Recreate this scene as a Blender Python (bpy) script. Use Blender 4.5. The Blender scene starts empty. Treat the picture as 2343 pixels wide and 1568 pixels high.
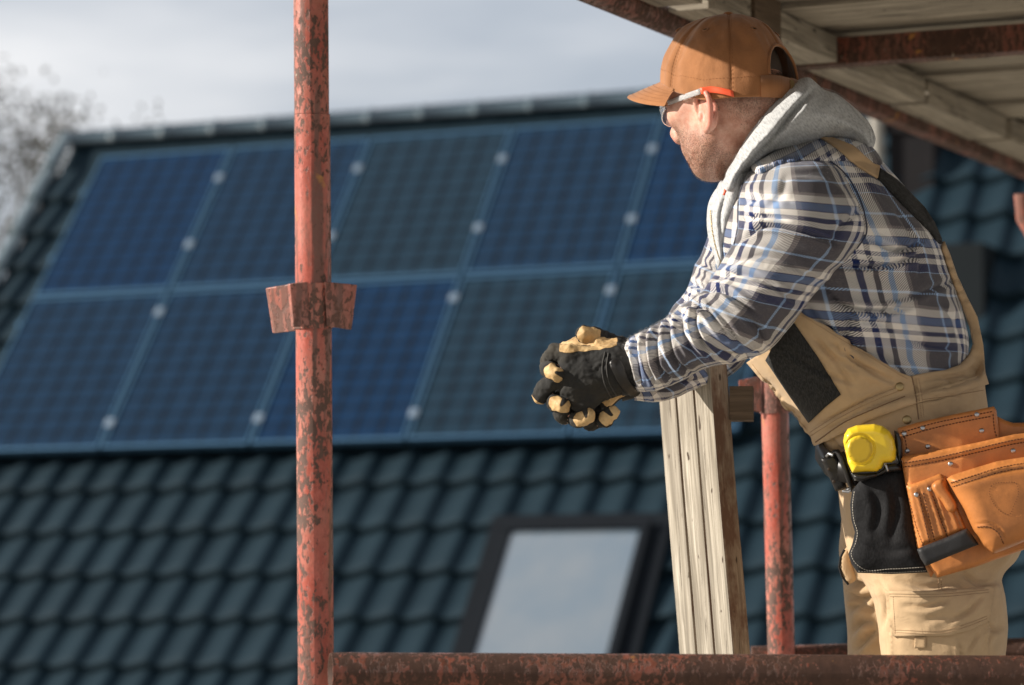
import bpy, bmesh, math, random
import numpy as np
from mathutils import Vector, Matrix, geometry
from mathutils.bvhtree import BVHTree
random.seed(7); rng = np.random.default_rng(7)
SC = bpy.context.scene
COL = SC.collection

# ------------------------------------------------------------------ camera, world, sun, exposure
CAMZ = 6.0                       # eye height above the ground (scaffold, first floor)
PITCH = math.radians(3.66)
FPX = 100.0 / 36.0 * 2343.0      # focal length in photo pixels (2343 px wide)
cam = bpy.data.cameras.new('camera'); cam.lens = 100; cam.sensor_width = 36
cam.clip_start = 0.05; cam.clip_end = 3000
cam.dof.use_dof = True; cam.dof.focus_distance = 4.28; cam.dof.aperture_fstop = 4.3
co = bpy.data.objects.new('camera', cam); COL.objects.link(co)
co.location = (0, 0, CAMZ); co.rotation_euler = (math.pi / 2 + PITCH, 0, 0)
SC.camera = co
SUN_AZ, SUN_EL = math.radians(84), math.radians(21.5)   # azimuth counted from "towards the camera", to its left
S_DIR = Vector((-math.sin(SUN_AZ) * math.cos(SUN_EL), -math.cos(SUN_AZ) * math.cos(SUN_EL), math.sin(SUN_EL)))
sl = bpy.data.lights.new('sun', 'SUN'); sl.energy = 5.0; sl.angle = math.radians(0.6); sl.color = (1.0, 0.93, 0.83)
so = bpy.data.objects.new('sun', sl); COL.objects.link(so)
so.rotation_euler = S_DIR.to_track_quat('Z', 'Y').to_euler(); so.location = (-6, 4, 14)
SC.view_settings.view_transform = 'Standard'; SC.view_settings.look = 'None'
SC.view_settings.exposure = 0.5; SC.view_settings.gamma = 1.0
SC.render.engine = 'CYCLES'
SC.cycles.use_denoising = True
SC.cycles.max_bounces = 8
SC.cycles.sample_clamp_indirect = 6

def nodes_of(owner):
    owner.use_nodes = True
    nt = owner.node_tree; nt.nodes.clear(); return nt
w = bpy.data.worlds.new('World'); SC.world = w
nt = nodes_of(w)
out = nt.nodes.new('ShaderNodeOutputWorld'); bg = nt.nodes.new('ShaderNodeBackground')
sky = nt.nodes.new('ShaderNodeTexSky'); sky.sky_type = 'NISHITA'; sky.sun_disc = False
sky.sun_elevation = SUN_EL; sky.sun_rotation = math.atan2(S_DIR.x, S_DIR.y); sky.altitude = 200; sky.air_density = 1.4; sky.dust_density = 2.0
tc = nt.nodes.new('ShaderNodeTexCoord'); mp = nt.nodes.new('ShaderNodeMapping')
mp.inputs['Scale'].default_value = (1.0, 1.0, 4.2); mp.inputs['Location'].default_value = (0.3, 1.1, 0.15)
nz = nt.nodes.new('ShaderNodeTexNoise'); nz.inputs['Scale'].default_value = 2.6; nz.inputs['Detail'].default_value = 5; nz.inputs['Roughness'].default_value = .55
rp = nt.nodes.new('ShaderNodeValToRGB'); rp.color_ramp.elements[0].position = .36; rp.color_ramp.elements[1].position = .62
cl = nt.nodes.new('ShaderNodeMixRGB'); cl.blend_type = 'MIX'
cl.inputs[1].default_value = (2.7, 3.0, 3.5, 1); cl.inputs[2].default_value = (5.4, 5.4, 5.55, 1)
mx = nt.nodes.new('ShaderNodeMixRGB'); mx.inputs[0].default_value = .92
nt.links.new(tc.outputs['Generated'], mp.inputs[0]); nt.links.new(mp.outputs[0], nz.inputs['Vector'])
nt.links.new(nz.outputs['Fac'], rp.inputs[0]); nt.links.new(rp.outputs[0], cl.inputs[0])
nt.links.new(sky.outputs[0], mx.inputs[1]); nt.links.new(cl.outputs[0], mx.inputs[2])
nt.links.new(mx.outputs[0], bg.inputs[0]); bg.inputs[1].default_value = 0.12
nt.links.new(bg.outputs[0], out.inputs[0])

# ------------------------------------------------------------------ helpers: coordinates
CA, SA = math.cos(PITCH), math.sin(PITCH)
def PX(x, y, d):
    """world points on the ray of photo pixel (x, y) at distance d along the view axis (arrays ok)"""
    x = np.asarray(x, float); y = np.asarray(y, float); d = np.asarray(d, float)
    rx = (x - 1171.5) / FPX; ry = (784 - y) / FPX
    return np.stack(np.broadcast_arrays(rx * d, d * (CA - ry * SA), CAMZ + d * (SA + ry * CA)), -1)
def V(x, y, d): return Vector(PX(x, y, d).tolist())
def TOPX(p):
    p = np.asarray(p, float); X = p[..., 0]; Y = p[..., 1]; Z = p[..., 2] - CAMZ
    d = Y * CA + Z * SA; up = -Y * SA + Z * CA
    return 1171.5 + FPX * X / d, 784 - FPX * up / d, d
CAMP = np.array([0, 0, CAMZ], float)
VIEW = np.array([0, CA, SA])

# ------------------------------------------------------------------ helpers: objects
def tag(o, label=None, cat=None, group=None, kind=None):
    if label: o['label'] = label
    if cat: o['category'] = cat
    if group: o['group'] = group
    if kind: o['kind'] = kind
    return o
def empty(name, loc, label, cat, group=None):
    o = bpy.data.objects.new(name, None); COL.objects.link(o); o.location = loc; o.empty_display_size = .1
    return tag(o, label, cat, group)
def worldloc(o):
    l = Vector(o.location)
    while o.parent: o = o.parent; l += Vector(o.location)
    return l
def mk(name, verts, faces, mat, parent=None, uv=None, smooth=True, fm=None, origin=None):
    """one mesh object from world-space vertices; uv is per vertex"""
    verts = np.asarray(verts, float)
    org = np.array(origin if origin is not None else verts.mean(0), float)
    me = bpy.data.meshes.new(name)
    if isinstance(faces, np.ndarray):
        n, k = faces.shape
        me.vertices.add(len(verts)); me.vertices.foreach_set('co', (verts - org).ravel())
        me.loops.add(n * k); me.polygons.add(n)
        me.loops.foreach_set('vertex_index', faces.ravel().astype(np.int32))
        me.polygons.foreach_set('loop_start', np.arange(0, n * k, k, dtype=np.int32))
        me.update(calc_edges=True)
    else:
        me.from_pydata((verts - org).tolist(), [], faces)
    mats = mat if isinstance(mat, (list, tuple)) else [mat]
    for m in mats: me.materials.append(m)
    if fm is not None: me.polygons.foreach_set('material_index', np.asarray(fm, np.int32))
    if uv is not None:
        l = me.uv_layers.new(name='UVMap'); idx = np.empty(len(me.loops), np.int32); me.loops.foreach_get('vertex_index', idx)
        l.data.foreach_set('uv', np.asarray(uv, np.float32)[idx].ravel())
    me.polygons.foreach_set('use_smooth', [bool(smooth)] * len(me.polygons))
    me.validate(); me.update()
    o = bpy.data.objects.new(name, me); COL.objects.link(o)
    if parent is not None:
        o.parent = parent; o.location = Vector(org.tolist()) - worldloc(parent)
    else: o.location = org.tolist()
    return o
class MB:
    """collects shapes that end as ONE mesh"""
    def __init__(s): s.v = []; s.f = []; s.uv = []; s.n = 0; s.fm = []
    def add(s, v, f, uv=None, m=0):
        v = np.asarray(v, float)
        s.v.append(v); s.f += [[i + s.n for i in q] for q in (f.tolist() if isinstance(f, np.ndarray) else f)]
        s.uv.append(np.asarray(uv, float) if uv is not None else v[:, :2]); s.n += len(v); s.fm += [m] * len(f)
        return s
    def build(s, name, mat, parent=None, smooth=True, bevel=0, autos=None):
        o = mk(name, np.concatenate(s.v), s.f, mat, parent, np.concatenate(s.uv), smooth, s.fm)
        if bevel:
            b = o.modifiers.new('bevel', 'BEVEL'); b.width = bevel; b.segments = 2; b.limit_method = 'ANGLE'; b.angle_limit = math.radians(40)
        if autos:
            me = o.data
            bm = bmesh.new(); bm.from_mesh(me)
            for e in bm.edges:
                if len(e.link_faces) == 2 and e.calc_face_angle(0) > math.radians(autos): e.smooth = False
            bm.to_mesh(me); bm.free()
        return o
def box(c, ax, ay, az, sx, sy, sz, mb=None):
    """box centred at c with half axes; uv runs along ax (metres)"""
    c = np.array(c, float); ax, ay, az = [np.array(Vector(a).normalized()) for a in (ax, ay, az)]
    mb = mb or MB(); off = rng.random() * 7
    for (n, a, b, hn, ha, hb) in ((az, ax, ay, sz, sx, sy), (-az, ax, -ay, sz, sx, sy), (ay, ax, -az, sy, sx, sz), (-ay, ax, az, sy, sx, sz), (ax, ay, az, sx, sy, sz), (-ax, ay, -az, sx, sy, sz)):
        v = [c + n * hn + a * ha * i + b * hb * j for i, j in ((-1, -1), (1, -1), (1, 1), (-1, 1))]
        uv = [(ha * i + off, hb * j + off + hn * 3) for i, j in ((-1, -1), (1, -1), (1, 1), (-1, 1))]
        mb.add(v, [[0, 1, 2, 3]], uv)
    return mb
def weld(o, d=1e-4):
    bm = bmesh.new(); bm.from_mesh(o.data); bmesh.ops.remove_doubles(bm, verts=bm.verts, dist=d); bmesh.ops.recalc_face_normals(bm, faces=bm.faces); bm.to_mesh(o.data); bm.free(); return o
def frame(d):
    d = Vector(d).normalized(); a = Vector((0, 0, 1)) if abs(d.z) < .9 else Vector((1, 0, 0))
    x = d.cross(a).normalized(); y = d.cross(x).normalized(); return np.array(x), np.array(y)
def tube(pts, r, n=20, closed_ends=True, mb=None, hollow=0, m=0):
    """round bar along a polyline; r scalar or per point"""
    pts = np.asarray(pts, float); k = len(pts); rr = np.broadcast_to(np.asarray(r, float), (k,))
    mb = mb or MB()
    T = np.gradient(pts, axis=0); T /= np.linalg.norm(T, axis=1)[:, None] + 1e-12
    x, y = frame(T[0]); rings = []; uvs = []; L = 0
    th = np.linspace(0, 2 * np.pi, n + 1)
    for i in range(k):
        if i: L += np.linalg.norm(pts[i] - pts[i - 1])
        x = x - T[i] * np.dot(x, T[i]); x /= np.linalg.norm(x); y = np.cross(T[i], x)
        rings.append(pts[i] + rr[i] * (np.cos(th)[:, None] * x + np.sin(th)[:, None] * y))
        uvs.append(np.c_[np.full(n + 1, L), th * rr[0]])
    v = np.concatenate(rings); uv = np.concatenate(uvs)
    f = [[i * (n + 1) + j, (i + 1) * (n + 1) + j, (i + 1) * (n + 1) + j + 1, i * (n + 1) + j + 1] for i in range(k - 1) for j in range(n)]
    mb.add(v, f, uv, m)
    for e in ((0, k - 1) if closed_ends else ()):
        if hollow:
            a = rings[e]; b = pts[e] + (rings[e] - pts[e]) * hollow; c2 = b + (T[e] * (0.05 if e == 0 else -0.05))
            q = np.concatenate([a, b, c2]); N = n + 1
            ff = [[j, j + 1, N + j + 1, N + j] for j in range(n)] + [[N + j, N + j + 1, 2 * N + j + 1, 2 * N + j] for j in range(n)] + [[2 * N + j for j in range(n)]]
            mb.add(q, ff, q[:, :2], m)
        else:
            mb.add(rings[e][:n], [list(range(n))], rings[e][:n, :2], m)
    return mb

# ------------------------------------------------------------------ helpers: noise, splines
def _h(ix, iy, iz, s):
    n = (ix.astype(np.int64) * 374761393 + iy.astype(np.int64) * 668265263 + iz.astype(np.int64) * 2147483647 + s * 1274126177) & 0xffffffff
    n = ((n ^ (n >> 13)) * 1274126177) & 0xffffffff
    return ((n ^ (n >> 16)) & 0xffff) / 32767.5 - 1
def noise3(p, s=0):
    p = np.asarray(p, float); i = np.floor(p); f = p - i; i = i.astype(np.int64); u = f * f * f * (f * (f * 6 - 15) + 10); r = 0
    for a in (0, 1):
        for b in (0, 1):
            for c in (0, 1):
                wgt = (u[..., 0] if a else 1 - u[..., 0]) * (u[..., 1] if b else 1 - u[..., 1]) * (u[..., 2] if c else 1 - u[..., 2])
                r = r + wgt * _h(i[..., 0] + a, i[..., 1] + b, i[..., 2] + c, s)
    return r
def fbm(p, o=3, s=0):
    p = np.asarray(p, float); return sum(noise3(p * 2 ** k + 3.7 * k, s + k) * .5 ** k for k in range(o))
def catmull(P, m):
    """resample control rows P to m rows along cumulative parameter"""
    P = np.asarray(P, float); n = len(P)
    c = .5 * (P[:, 0:2] + P[:, 2:4]) if P.shape[1] >= 4 else P[:, :2]
    t = np.r_[0, np.cumsum(np.linalg.norm(np.diff(c, axis=0), axis=1) + 1e-6)]
    tt = np.linspace(0, t[-1], m); k = np.clip(np.searchsorted(t, tt, 'right') - 1, 0, n - 2)
    u = ((tt - t[k]) / (t[k + 1] - t[k]))[:, None]
    M = np.gradient(P, t, axis=0)
    h = (t[k + 1] - t[k])[:, None]
    return (2 * u**3 - 3 * u**2 + 1) * P[k] + (u**3 - 2 * u**2 + u) * h * M[k] + (-2 * u**3 + 3 * u**2) * P[k + 1] + (u**3 - u**2) * h * M[k + 1]
def segdist(x, y, pl):
    """signed distance to a polyline and position 0..1 along it"""
    pl = np.asarray(pl, float); best = np.full(np.shape(x), 1e9); sg = np.zeros(np.shape(x)); tp = np.zeros(np.shape(x))
    L = np.r_[0, np.cumsum(np.linalg.norm(np.diff(pl, axis=0), axis=1))]
    for i in range(len(pl) - 1):
        a, b = pl[i], pl[i + 1]; ab = b - a; l2 = ab @ ab + 1e-9
        t = np.clip(((x - a[0]) * ab[0] + (y - a[1]) * ab[1]) / l2, 0, 1)
        dx = x - a[0] - t * ab[0]; dy = y - a[1] - t * ab[1]; d = np.hypot(dx, dy); mk_ = d < best
        best = np.where(mk_, d, best); sg = np.where(mk_, np.sign(ab[0] * dy - ab[1] * dx), sg)
        tp = np.where(mk_, (L[i] + t * (L[i + 1] - L[i])) / L[-1], tp)
    return best * np.where(sg == 0, 1, sg), tp
def smooth_line(pl, m=24):
    pl = np.asarray(pl, float)
    if len(pl) < 3: return np.stack([np.linspace(pl[0][i], pl[-1][i], m) for i in range(pl.shape[1])], 1)
    t = np.r_[0, np.cumsum(np.linalg.norm(np.diff(pl, axis=0), axis=1) + 1e-9)]
    tt = np.linspace(0, t[-1], m); k = np.clip(np.searchsorted(t, tt, 'right') - 1, 0, len(pl) - 2)
    u = ((tt - t[k]) / (t[k + 1] - t[k]))[:, None]; M = np.gradient(pl, t, axis=0); h = (t[k + 1] - t[k])[:, None]
    return (2 * u**3 - 3 * u**2 + 1) * pl[k] + (u**3 - 2 * u**2 + u) * h * M[k] + (-2 * u**3 + 3 * u**2) * pl[k + 1] + (u**3 - u**2) * h * M[k + 1]
CREASE_GAIN = 1.0
def crease_disp(x, y, creases):
    """sum of fold profiles: (polyline, width px, depth m)"""
    D = np.zeros(np.shape(x))
    for pl, wd, dep in creases:
        dep = dep * CREASE_GAIN
        s, t = segdist(x, y, smooth_line(pl, 14)); tap = np.sqrt(np.clip(np.sin(np.pi * np.clip(t, .015, .985)), 0, 1)); tap = np.where(np.abs(s) > wd * 5, 0, tap)
        D += tap * dep * (-1.05 * np.exp(-(np.abs(s) / wd) ** 1.25) + .55 * np.exp(-((s - 1.9 * wd) / (1.3 * wd)) ** 2) + .35 * np.exp(-((s + 2.1 * wd) / (1.4 * wd)) ** 2))
    return D
def grid_normals(G):
    du = np.gradient(G, axis=1); dv = np.gradient(G, axis=0); du[:, 0] = du[:, -1] = G[:, 1] - G[:, -2]
    n = np.cross(dv, du); n /= np.linalg.norm(n, axis=-1)[..., None] + 1e-12; return n
REG = []          # near surfaces that later parts are laid on
def register(v, f): REG.append((np.asarray(v, float), f if isinstance(f, list) else np.asarray(f).tolist()))
def bvh_all(sel=None):
    V_, F_, n = [], [], 0
    for v, f in (REG if sel is None else [REG[i] for i in sel]): V_.append(v); F_ += [[i + n for i in q] for q in f]; n += len(v)
    return BVHTree.FromPolygons([Vector(p) for p in np.concatenate(V_).tolist()], F_)
def loft(name, st, mat, parent, nu=96, nv=120, creases=(), noise=(0, 8), sq=2.2, uvr=None, uvo=(0, 0), cap=True, reg=True, uvk=0.0, fn=None, pucker=0):
    """st rows: ax ay bx by depth half_thickness; a tube whose outline passes through the pixel pairs"""
    S = catmull(st, nv); A, B, dc, th = S[:, 0:2], S[:, 2:4], S[:, 4], S[:, 5]
    ph = np.linspace(0, 2 * np.pi, nu + 1) + np.pi / 2
    c, s = np.cos(ph), np.sin(ph); e = 2 / sq
    c = np.sign(c) * np.abs(c) ** e; s = np.sign(s) * np.abs(s) ** e
    x = (A[:, None, 0] + B[:, None, 0]) / 2 + (B[:, None, 0] - A[:, None, 0]) / 2 * c
    y = (A[:, None, 1] + B[:, None, 1]) / 2 + (B[:, None, 1] - A[:, None, 1]) / 2 * c
    d = dc[:, None] + th[:, None] * s
    G = PX(x, y, d); N = grid_normals(G)
    ctr = G.mean(1, keepdims=True)
    if ((G - ctr) * N).sum() < 0: N = -N
    cl_ = PX((A[:, 0] + B[:, 0]) / 2, (A[:, 1] + B[:, 1]) / 2, dc); L = np.r_[0, np.cumsum(np.linalg.norm(np.diff(cl_, axis=0), axis=1))]
    r = uvr or float(np.linalg.norm(G[nv // 2, 0] - G[nv // 2, nu // 2])) * .62
    uu = (np.linspace(0, 2 * np.pi, nu + 1))[None, :] * r + uvo[0] + 0 * L[:, None]; vv = L[:, None] + uvo[1] + uvk * (uu - uu.mean())
    facing = np.clip(-(N @ VIEW), 0, 1); wgt = np.clip(facing * 2.2, 0, 1)
    D = np.zeros(x.shape)
    if creases: D += crease_disp(x, y, creases) * wgt
    if noise[0]:
        q = np.stack([uu * noise[1], vv * noise[1] * (noise[2] if len(noise) > 2 else 1), 0 * uu + len(name)], -1)
        rd = 1 - np.abs(fbm(q + .6 * fbm(q * .5, 2, 9)[..., None], 3, 4)) * 1.6
        D += noise[0] * rd * (.35 + .65 * wgt)
    if fn is not None: D += fn(x, y, uu, vv) * wgt
    G = G + N * D[..., None]
    G[:, -1] = G[:, 0]
    v = G.reshape(-1, 3); uv = np.stack([uu, vv], -1).reshape(-1, 2); W_ = nu + 1
    ii, jj = np.meshgrid(np.arange(nv - 1), np.arange(nu), indexing='ij'); a = (ii * W_ + jj).ravel()
    f = np.stack([a, a + W_, a + W_ + 1, a + 1], 1).tolist()
    if cap:
        for row in (0, nv - 1):
            cidx = len(v); v = np.vstack([v, G[row].mean(0)]); uv = np.vstack([uv, uv[row * W_ + nu // 2]])
            for j in range(nu):
                a0, b0 = row * W_ + j, row * W_ + j + 1; f.append([a0, b0, cidx] if row == 0 else [b0, a0, cidx])
    o = mk(name, v, f, mat, parent, uv)
    weld(o)
    if reg: register(v, f)
    return o
def inpoly(x, y, poly):
    ins = np.zeros(np.shape(x), bool); n = len(poly); j = n - 1
    for i in range(n):
        xi, yi = poly[i][:2]; xj, yj = poly[j][:2]
        if yi != yj:
            c = ((yi > y) != (yj > y)) & (x < (xj - xi) * (y - yi) / (yj - yi) + xi); ins ^= c
        j = i
    return ins
def resample(poly, sp, closed=True, curved=False):
    poly = np.asarray(poly, float)
    if curved:
        q = np.vstack([poly[-2:], poly, poly[:3]]) if closed else poly
        m = 12 * len(q); s = smooth_line(q, m)
        if closed:
            t0 = np.argmin(np.linalg.norm(s[:m // 2] - poly[0], axis=1)); t1 = m // 2 + np.argmin(np.linalg.norm(s[m // 2:] - poly[0], axis=1)); poly = s[t0:t1]
        else: poly = s
    out_ = []; P_ = np.vstack([poly, poly[:1]]) if closed else poly
    for a, b in zip(P_[:-1], P_[1:]):
        k = max(1, int(round(np.linalg.norm(b[:2] - a[:2]) / sp)))
        for i in range(k): out_.append(a + (b - a) * i / k)
    if not closed: out_.append(P_[-1])
    out_ = np.array(out_)
    if closed:
        keep = [0]
        for i in range(1, len(out_)):
            if np.linalg.norm(out_[i] - out_[keep[-1]]) > sp * .35: keep.append(i)
        out_ = out_[keep]
    return out_
def triangulate(poly, sp, curved=False):
    B = resample(poly, sp, True, curved); nb = len(B)
    x0, y0 = B.min(0); x1, y1 = B.max(0)
    gx, gy = np.meshgrid(np.arange(x0, x1, sp), np.arange(y0, y1, sp * .87)); gx = gx + (np.arange(gx.shape[0]) % 2)[:, None] * sp / 2
    gx, gy = gx.ravel(), gy.ravel(); m = inpoly(gx, gy, B); gx, gy = gx[m], gy[m]
    s, _ = segdist(gx, gy, np.vstack([B, B[:1]])); m = np.abs(s) > sp * .55; gx, gy = gx[m], gy[m]
    pts = [Vector((float(a), float(b))) for a, b in B] + [Vector((float(a), float(b))) for a, b in zip(gx, gy)]
    r = geometry.delaunay_2d_cdt(pts, [], [list(range(nb))], 1, 1e-4)
    P_ = np.array([[p.x, p.y] for p in r[0]]); F_ = [list(t) for t in r[2]]
    E = {}
    for t in F_:
        for a, b in zip(t, t[1:] + t[:1]): E[(a, b)] = 1
    bd = [(a, b) for (a, b) in E if (b, a) not in E]
    e, _ = segdist(P_[:, 0], P_[:, 1], np.vstack([B, B[:1]]))
    return P_, F_, bd, np.abs(e)
def two_sheets(F3, B3, F_, bd):
    """close a front and a back sheet into one solid"""
    n = len(F3); ar = sum((F3[t[1]] - F3[t[0]])[0] * (F3[t[2]] - F3[t[0]])[2] - (F3[t[1]] - F3[t[0]])[2] * (F3[t[2]] - F3[t[0]])[0] for t in F_[:200])
    fl = ar < 0
    f = [t[::-1] if fl else list(t) for t in F_] + [[i + n for i in (t if fl else t[::-1])] for t in F_]
    f += [([a, b, b + n, a + n] if fl else [b, a, a + n, b + n]) for a, b in bd]
    return np.vstack([F3, B3]), f
def inflate(name, poly, d0, thick, mat, parent, sp=7, wpx=60, creases=(), curved=True, back=1.0, noise=(0, 8), reg=True, pw=2.0, uvrot=0, edge=.002, fn=None):
    P_, F_, bd, e = triangulate(poly, sp, curved)
    x, y = P_[:, 0], P_[:, 1]; dd = d0(x, y) if callable(d0) else np.full(len(x), float(d0))
    t = np.clip(e / wpx, 0, 1); h = thick * (1 - (1 - t) ** pw) ** (1 / pw)
    D = crease_disp(x, y, creases) if creases else 0
    if noise[0]: D = D + noise[0] * fbm(np.c_[x / 1479 * noise[1], y / 1479 * noise[1], x * 0 + 3], 3, 2) * np.clip(t * 3, 0, 1)
    if fn is not None: D = D + fn(x, y)
    F3 = PX(x, y, dd - h - D - edge); B3 = PX(x, y, dd + h * back + edge)
    v, f = two_sheets(F3, B3, F_, bd)
    c, s = math.cos(uvrot), math.sin(uvrot); uv = np.c_[(x * c - y * s), (x * s + y * c)] / 1479
    if reg: register(v, f)
    return mk(name, v, f, mat, parent, np.vstack([uv, uv]))
def bv_of(objs):
    V_, F__, n = [], [], 0
    for o in objs:
        M = np.array(worldloc(o)); me = o.data; c = np.empty(len(me.vertices) * 3); me.vertices.foreach_get('co', c); V_.append(c.reshape(-1, 3) + M); F__ += [[i + n for i in p.vertices] for p in me.polygons]; n += len(me.vertices)
    return BVHTree.FromPolygons([Vector(p) for p in np.concatenate(V_).tolist()], F__)
def cast(bv, x, y):
    P_ = PX(x, y, 1.0); o = Vector(CAMP); hit = []; 
    for p in np.atleast_2d(P_):
        d = (Vector(p.tolist()) - o).normalized(); r = bv.ray_cast(o, d); hit.append(None if r[0] is None else (r[0], r[1], d))
    return hit
def lay(bv, x, y, off, relax=0):
    """points on the surface seen at pixels (x,y), lifted by off towards outside"""
    x = np.atleast_1d(x).astype(float); y = np.atleast_1d(y).astype(float); H = cast(bv, x, y); ok = np.array([h is not None for h in H])
    P_ = PX(x, y, 1.0); dep = np.full(len(x), np.nan); nn = np.tile(-VIEW, (len(x), 1))
    for i, h in enumerate(H):
        if h:
            dep[i] = TOPX(np.array(h[0]))[2]; n = np.array(h[1]); n = n if n @ VIEW < 0 else -n; nn[i] = n
    if not ok.all():
        gi = np.where(ok)[0]
        for i in np.where(~ok)[0]:
            k = gi[np.argmin((x[gi] - x[i]) ** 2 + (y[gi] - y[i]) ** 2)]; dep[i] = dep[k]; nn[i] = nn[k]
    base = PX(x, y, dep); dr = nn - VIEW; dr /= np.linalg.norm(dr, axis=1)[:, None]
    return base, dr, dep
def patch(name, poly, bv, mat, parent, off=.001, thick=.002, sp=6, curved=False, creases=(), uvrot=0, noise=(0, 20), bulge=0, bw=20, reg=False, edge=0, keep=False):
    P_, F_, bd, e = triangulate(poly, sp, curved); x, y = P_[:, 0], P_[:, 1]
    base, dr, dep = lay(bv, x, y, 0)
    # relax depths a little so the cloth spans small dips
    nb = [[] for _ in x]
    for t in F_:
        for a, b in zip(t, t[1:] + t[:1]): nb[a].append(b); nb[b].append(a)
    for _ in range(4 if not keep else 0):
        dep = np.array([.5 * dep[i] + .5 * np.mean(dep[nb[i]]) if nb[i] else dep[i] for i in range(len(x))])
        dr = np.array([(dr[i] + dr[nb[i]].mean(0)) / 2 if nb[i] else dr[i] for i in range(len(x))])
    base = PX(x, y, dep)
    t = np.clip(e / bw, 0, 1); D = bulge * np.sqrt(1 - (1 - t) ** 2) + edge * (np.clip(1 - e / 6, 0, 1))
    if creases: D = D + crease_disp(x, y, creases) * np.clip(e / 4, 0, 1)
    if noise[0]: D = D + noise[0] * fbm(np.c_[x / 1479 * noise[1], y / 1479 * noise[1], 0 * x + 1], 3, 5) * np.clip(e / 8, 0, 1)
    F3 = base + dr * (off + thick + D)[:, None]; B3 = base + dr * off
    v, f = two_sheets(F3, B3, F_, bd); c, s = math.cos(uvrot), math.sin(uvrot); uv = np.c_[(x * c - y * s), (x * s + y * c)] / 1479
    if reg: register(v, f)
    return mk(name, v, f, mat, parent, np.vstack([uv, uv]))
def seamline(mb, pl, bv, r=.0006, dash=0, gap=0, off=.0004, closed=False):
    L = resample(pl, 3.0, closed, len(pl) > 2) if True else pl
    if closed: L = np.vstack([L, L[:1]])
    base, dr, _ = lay(bv, L[:, 0], L[:, 1], 0); Q = base + dr * off
    if not dash:
        tube(Q, r, 6, mb=mb); return
    s = np.r_[0, np.cumsum(np.linalg.norm(np.diff(Q, axis=0), axis=1))]; t = 0.0
    while t < s[-1]:
        a, b = t, min(t + dash, s[-1]); q = np.stack([[np.interp(u, s, Q[:, k]) for k in range(3)] for u in (a, (a + b) / 2, b)])
        tube(q, r, 5, mb=mb); t += dash + gap
def rivet(mb, x, y, bv, r, h=.0015, off=0):
    base, dr, _ = lay(bv, np.array([x]), np.array([y]), 0); c, n = base[0], dr[0] + (-VIEW) * .3; n /= np.linalg.norm(n); a, b = frame(n); th = np.linspace(0, 2 * np.pi, 17)[:-1]
    rows = [(1.0, -.5), (1.0, .35), (.86, .75), (.5, 1.0), (.0001, 1.05)]; vs = []; N = 16
    for q, z in rows: vs += [c + r * q * (math.cos(t) * a + math.sin(t) * b) + n * (h * z + off) for t in th]
    f = [[i * N + j, i * N + (j + 1) % N, (i + 1) * N + (j + 1) % N, (i + 1) * N + j] for i in range(4) for j in range(N)]
    mb.add(vs, f)
# ------------------------------------------------------------------ materials
class M_:
    def __init__(s, name):
        s.m = bpy.data.materials.new(name); s.nt = nodes_of(s.m)
        s.o = s.nt.nodes.new('ShaderNodeOutputMaterial'); s.b = s.nt.nodes.new('ShaderNodeBsdfPrincipled'); s.nt.links.new(s.b.outputs[0], s.o.inputs[0])
        s.tc = s.nt.nodes.new('ShaderNodeTexCoord')
    def n(s, t, **k):
        q = s.nt.nodes.new(t)
        for a, b in k.items():
            if a.startswith('i_'):
                key = a[2:]; key = int(key) if key.isdigit() else key
                s.put(q.inputs[key], b)
            else: setattr(q, a, b)
        return q
    def put(s, inp, b):
        if hasattr(b, 'links'): s.nt.links.new(b, inp)
        elif isinstance(b, (tuple, list)) and len(b) == 3 and inp.type == 'RGBA': inp.default_value = (*b, 1)
        else: inp.default_value = b
    def uv(s, sx=1, sy=1, rot=0, obj=False, sz=1):
        return s.n('ShaderNodeMapping', i_0=s.tc.outputs['Object' if obj else 'UV'], i_Scale=(sx, sy, sz), i_Rotation=(0, 0, rot)).outputs[0]
    def noise(s, vec, scale, detail=4, rough=.55, dist=0, fac=True):
        q = s.n('ShaderNodeTexNoise', i_Vector=vec, i_Scale=scale, i_Detail=detail, i_Roughness=rough, i_Distortion=dist); return q.outputs['Fac' if fac else 'Color']
    def ramp(s, fac, stops, const=False):
        q = s.n('ShaderNodeValToRGB', i_0=fac); r = q.color_ramp
        if const: r.interpolation = 'CONSTANT'
        while len(r.elements) < len(stops): r.elements.new(1.0)
        for i in range(len(stops)): pass
        for e, (p, c) in zip(r.elements, stops): e.position = p; e.color = (*c, 1) if len(c) == 3 else c
        return q.outputs[0]
    def mask(s, fac, lo, hi):
        return s.n('ShaderNodeMapRange', i_0=fac, i_1=lo, i_2=hi).outputs[0]
    def mix(s, fac, a, b, mode='MIX'):
        return s.n('ShaderNodeMixRGB', blend_type=mode, i_0=fac, i_1=a, i_2=b).outputs[0]
    def math(s, op, a, b=0.0, c=0.0):
        q = s.n('ShaderNodeMath', operation=op); s.put(q.inputs[0], a); s.put(q.inputs[1], b); s.put(q.inputs[2], c); return q.outputs[0]
    def bump(s, h, strength=.4, dist=.001, prev=None):
        q = s.n('ShaderNodeBump', i_Strength=strength, i_Distance=dist, i_Height=h)
        if prev is not None: s.nt.links.new(prev, q.inputs['Normal'])
        return q.outputs[0]
    def fin(s, col=None, rough=None, nrm=None, **k):
        if col is not None: s.put(s.b.inputs['Base Color'], col)
        if rough is not None: s.put(s.b.inputs['Roughness'], rough)
        if nrm is not None: s.nt.links.new(nrm, s.b.inputs['Normal'])
        for a, b in k.items(): s.put(s.b.inputs[a.replace('_', ' ')], b)
        return s.m

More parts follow.
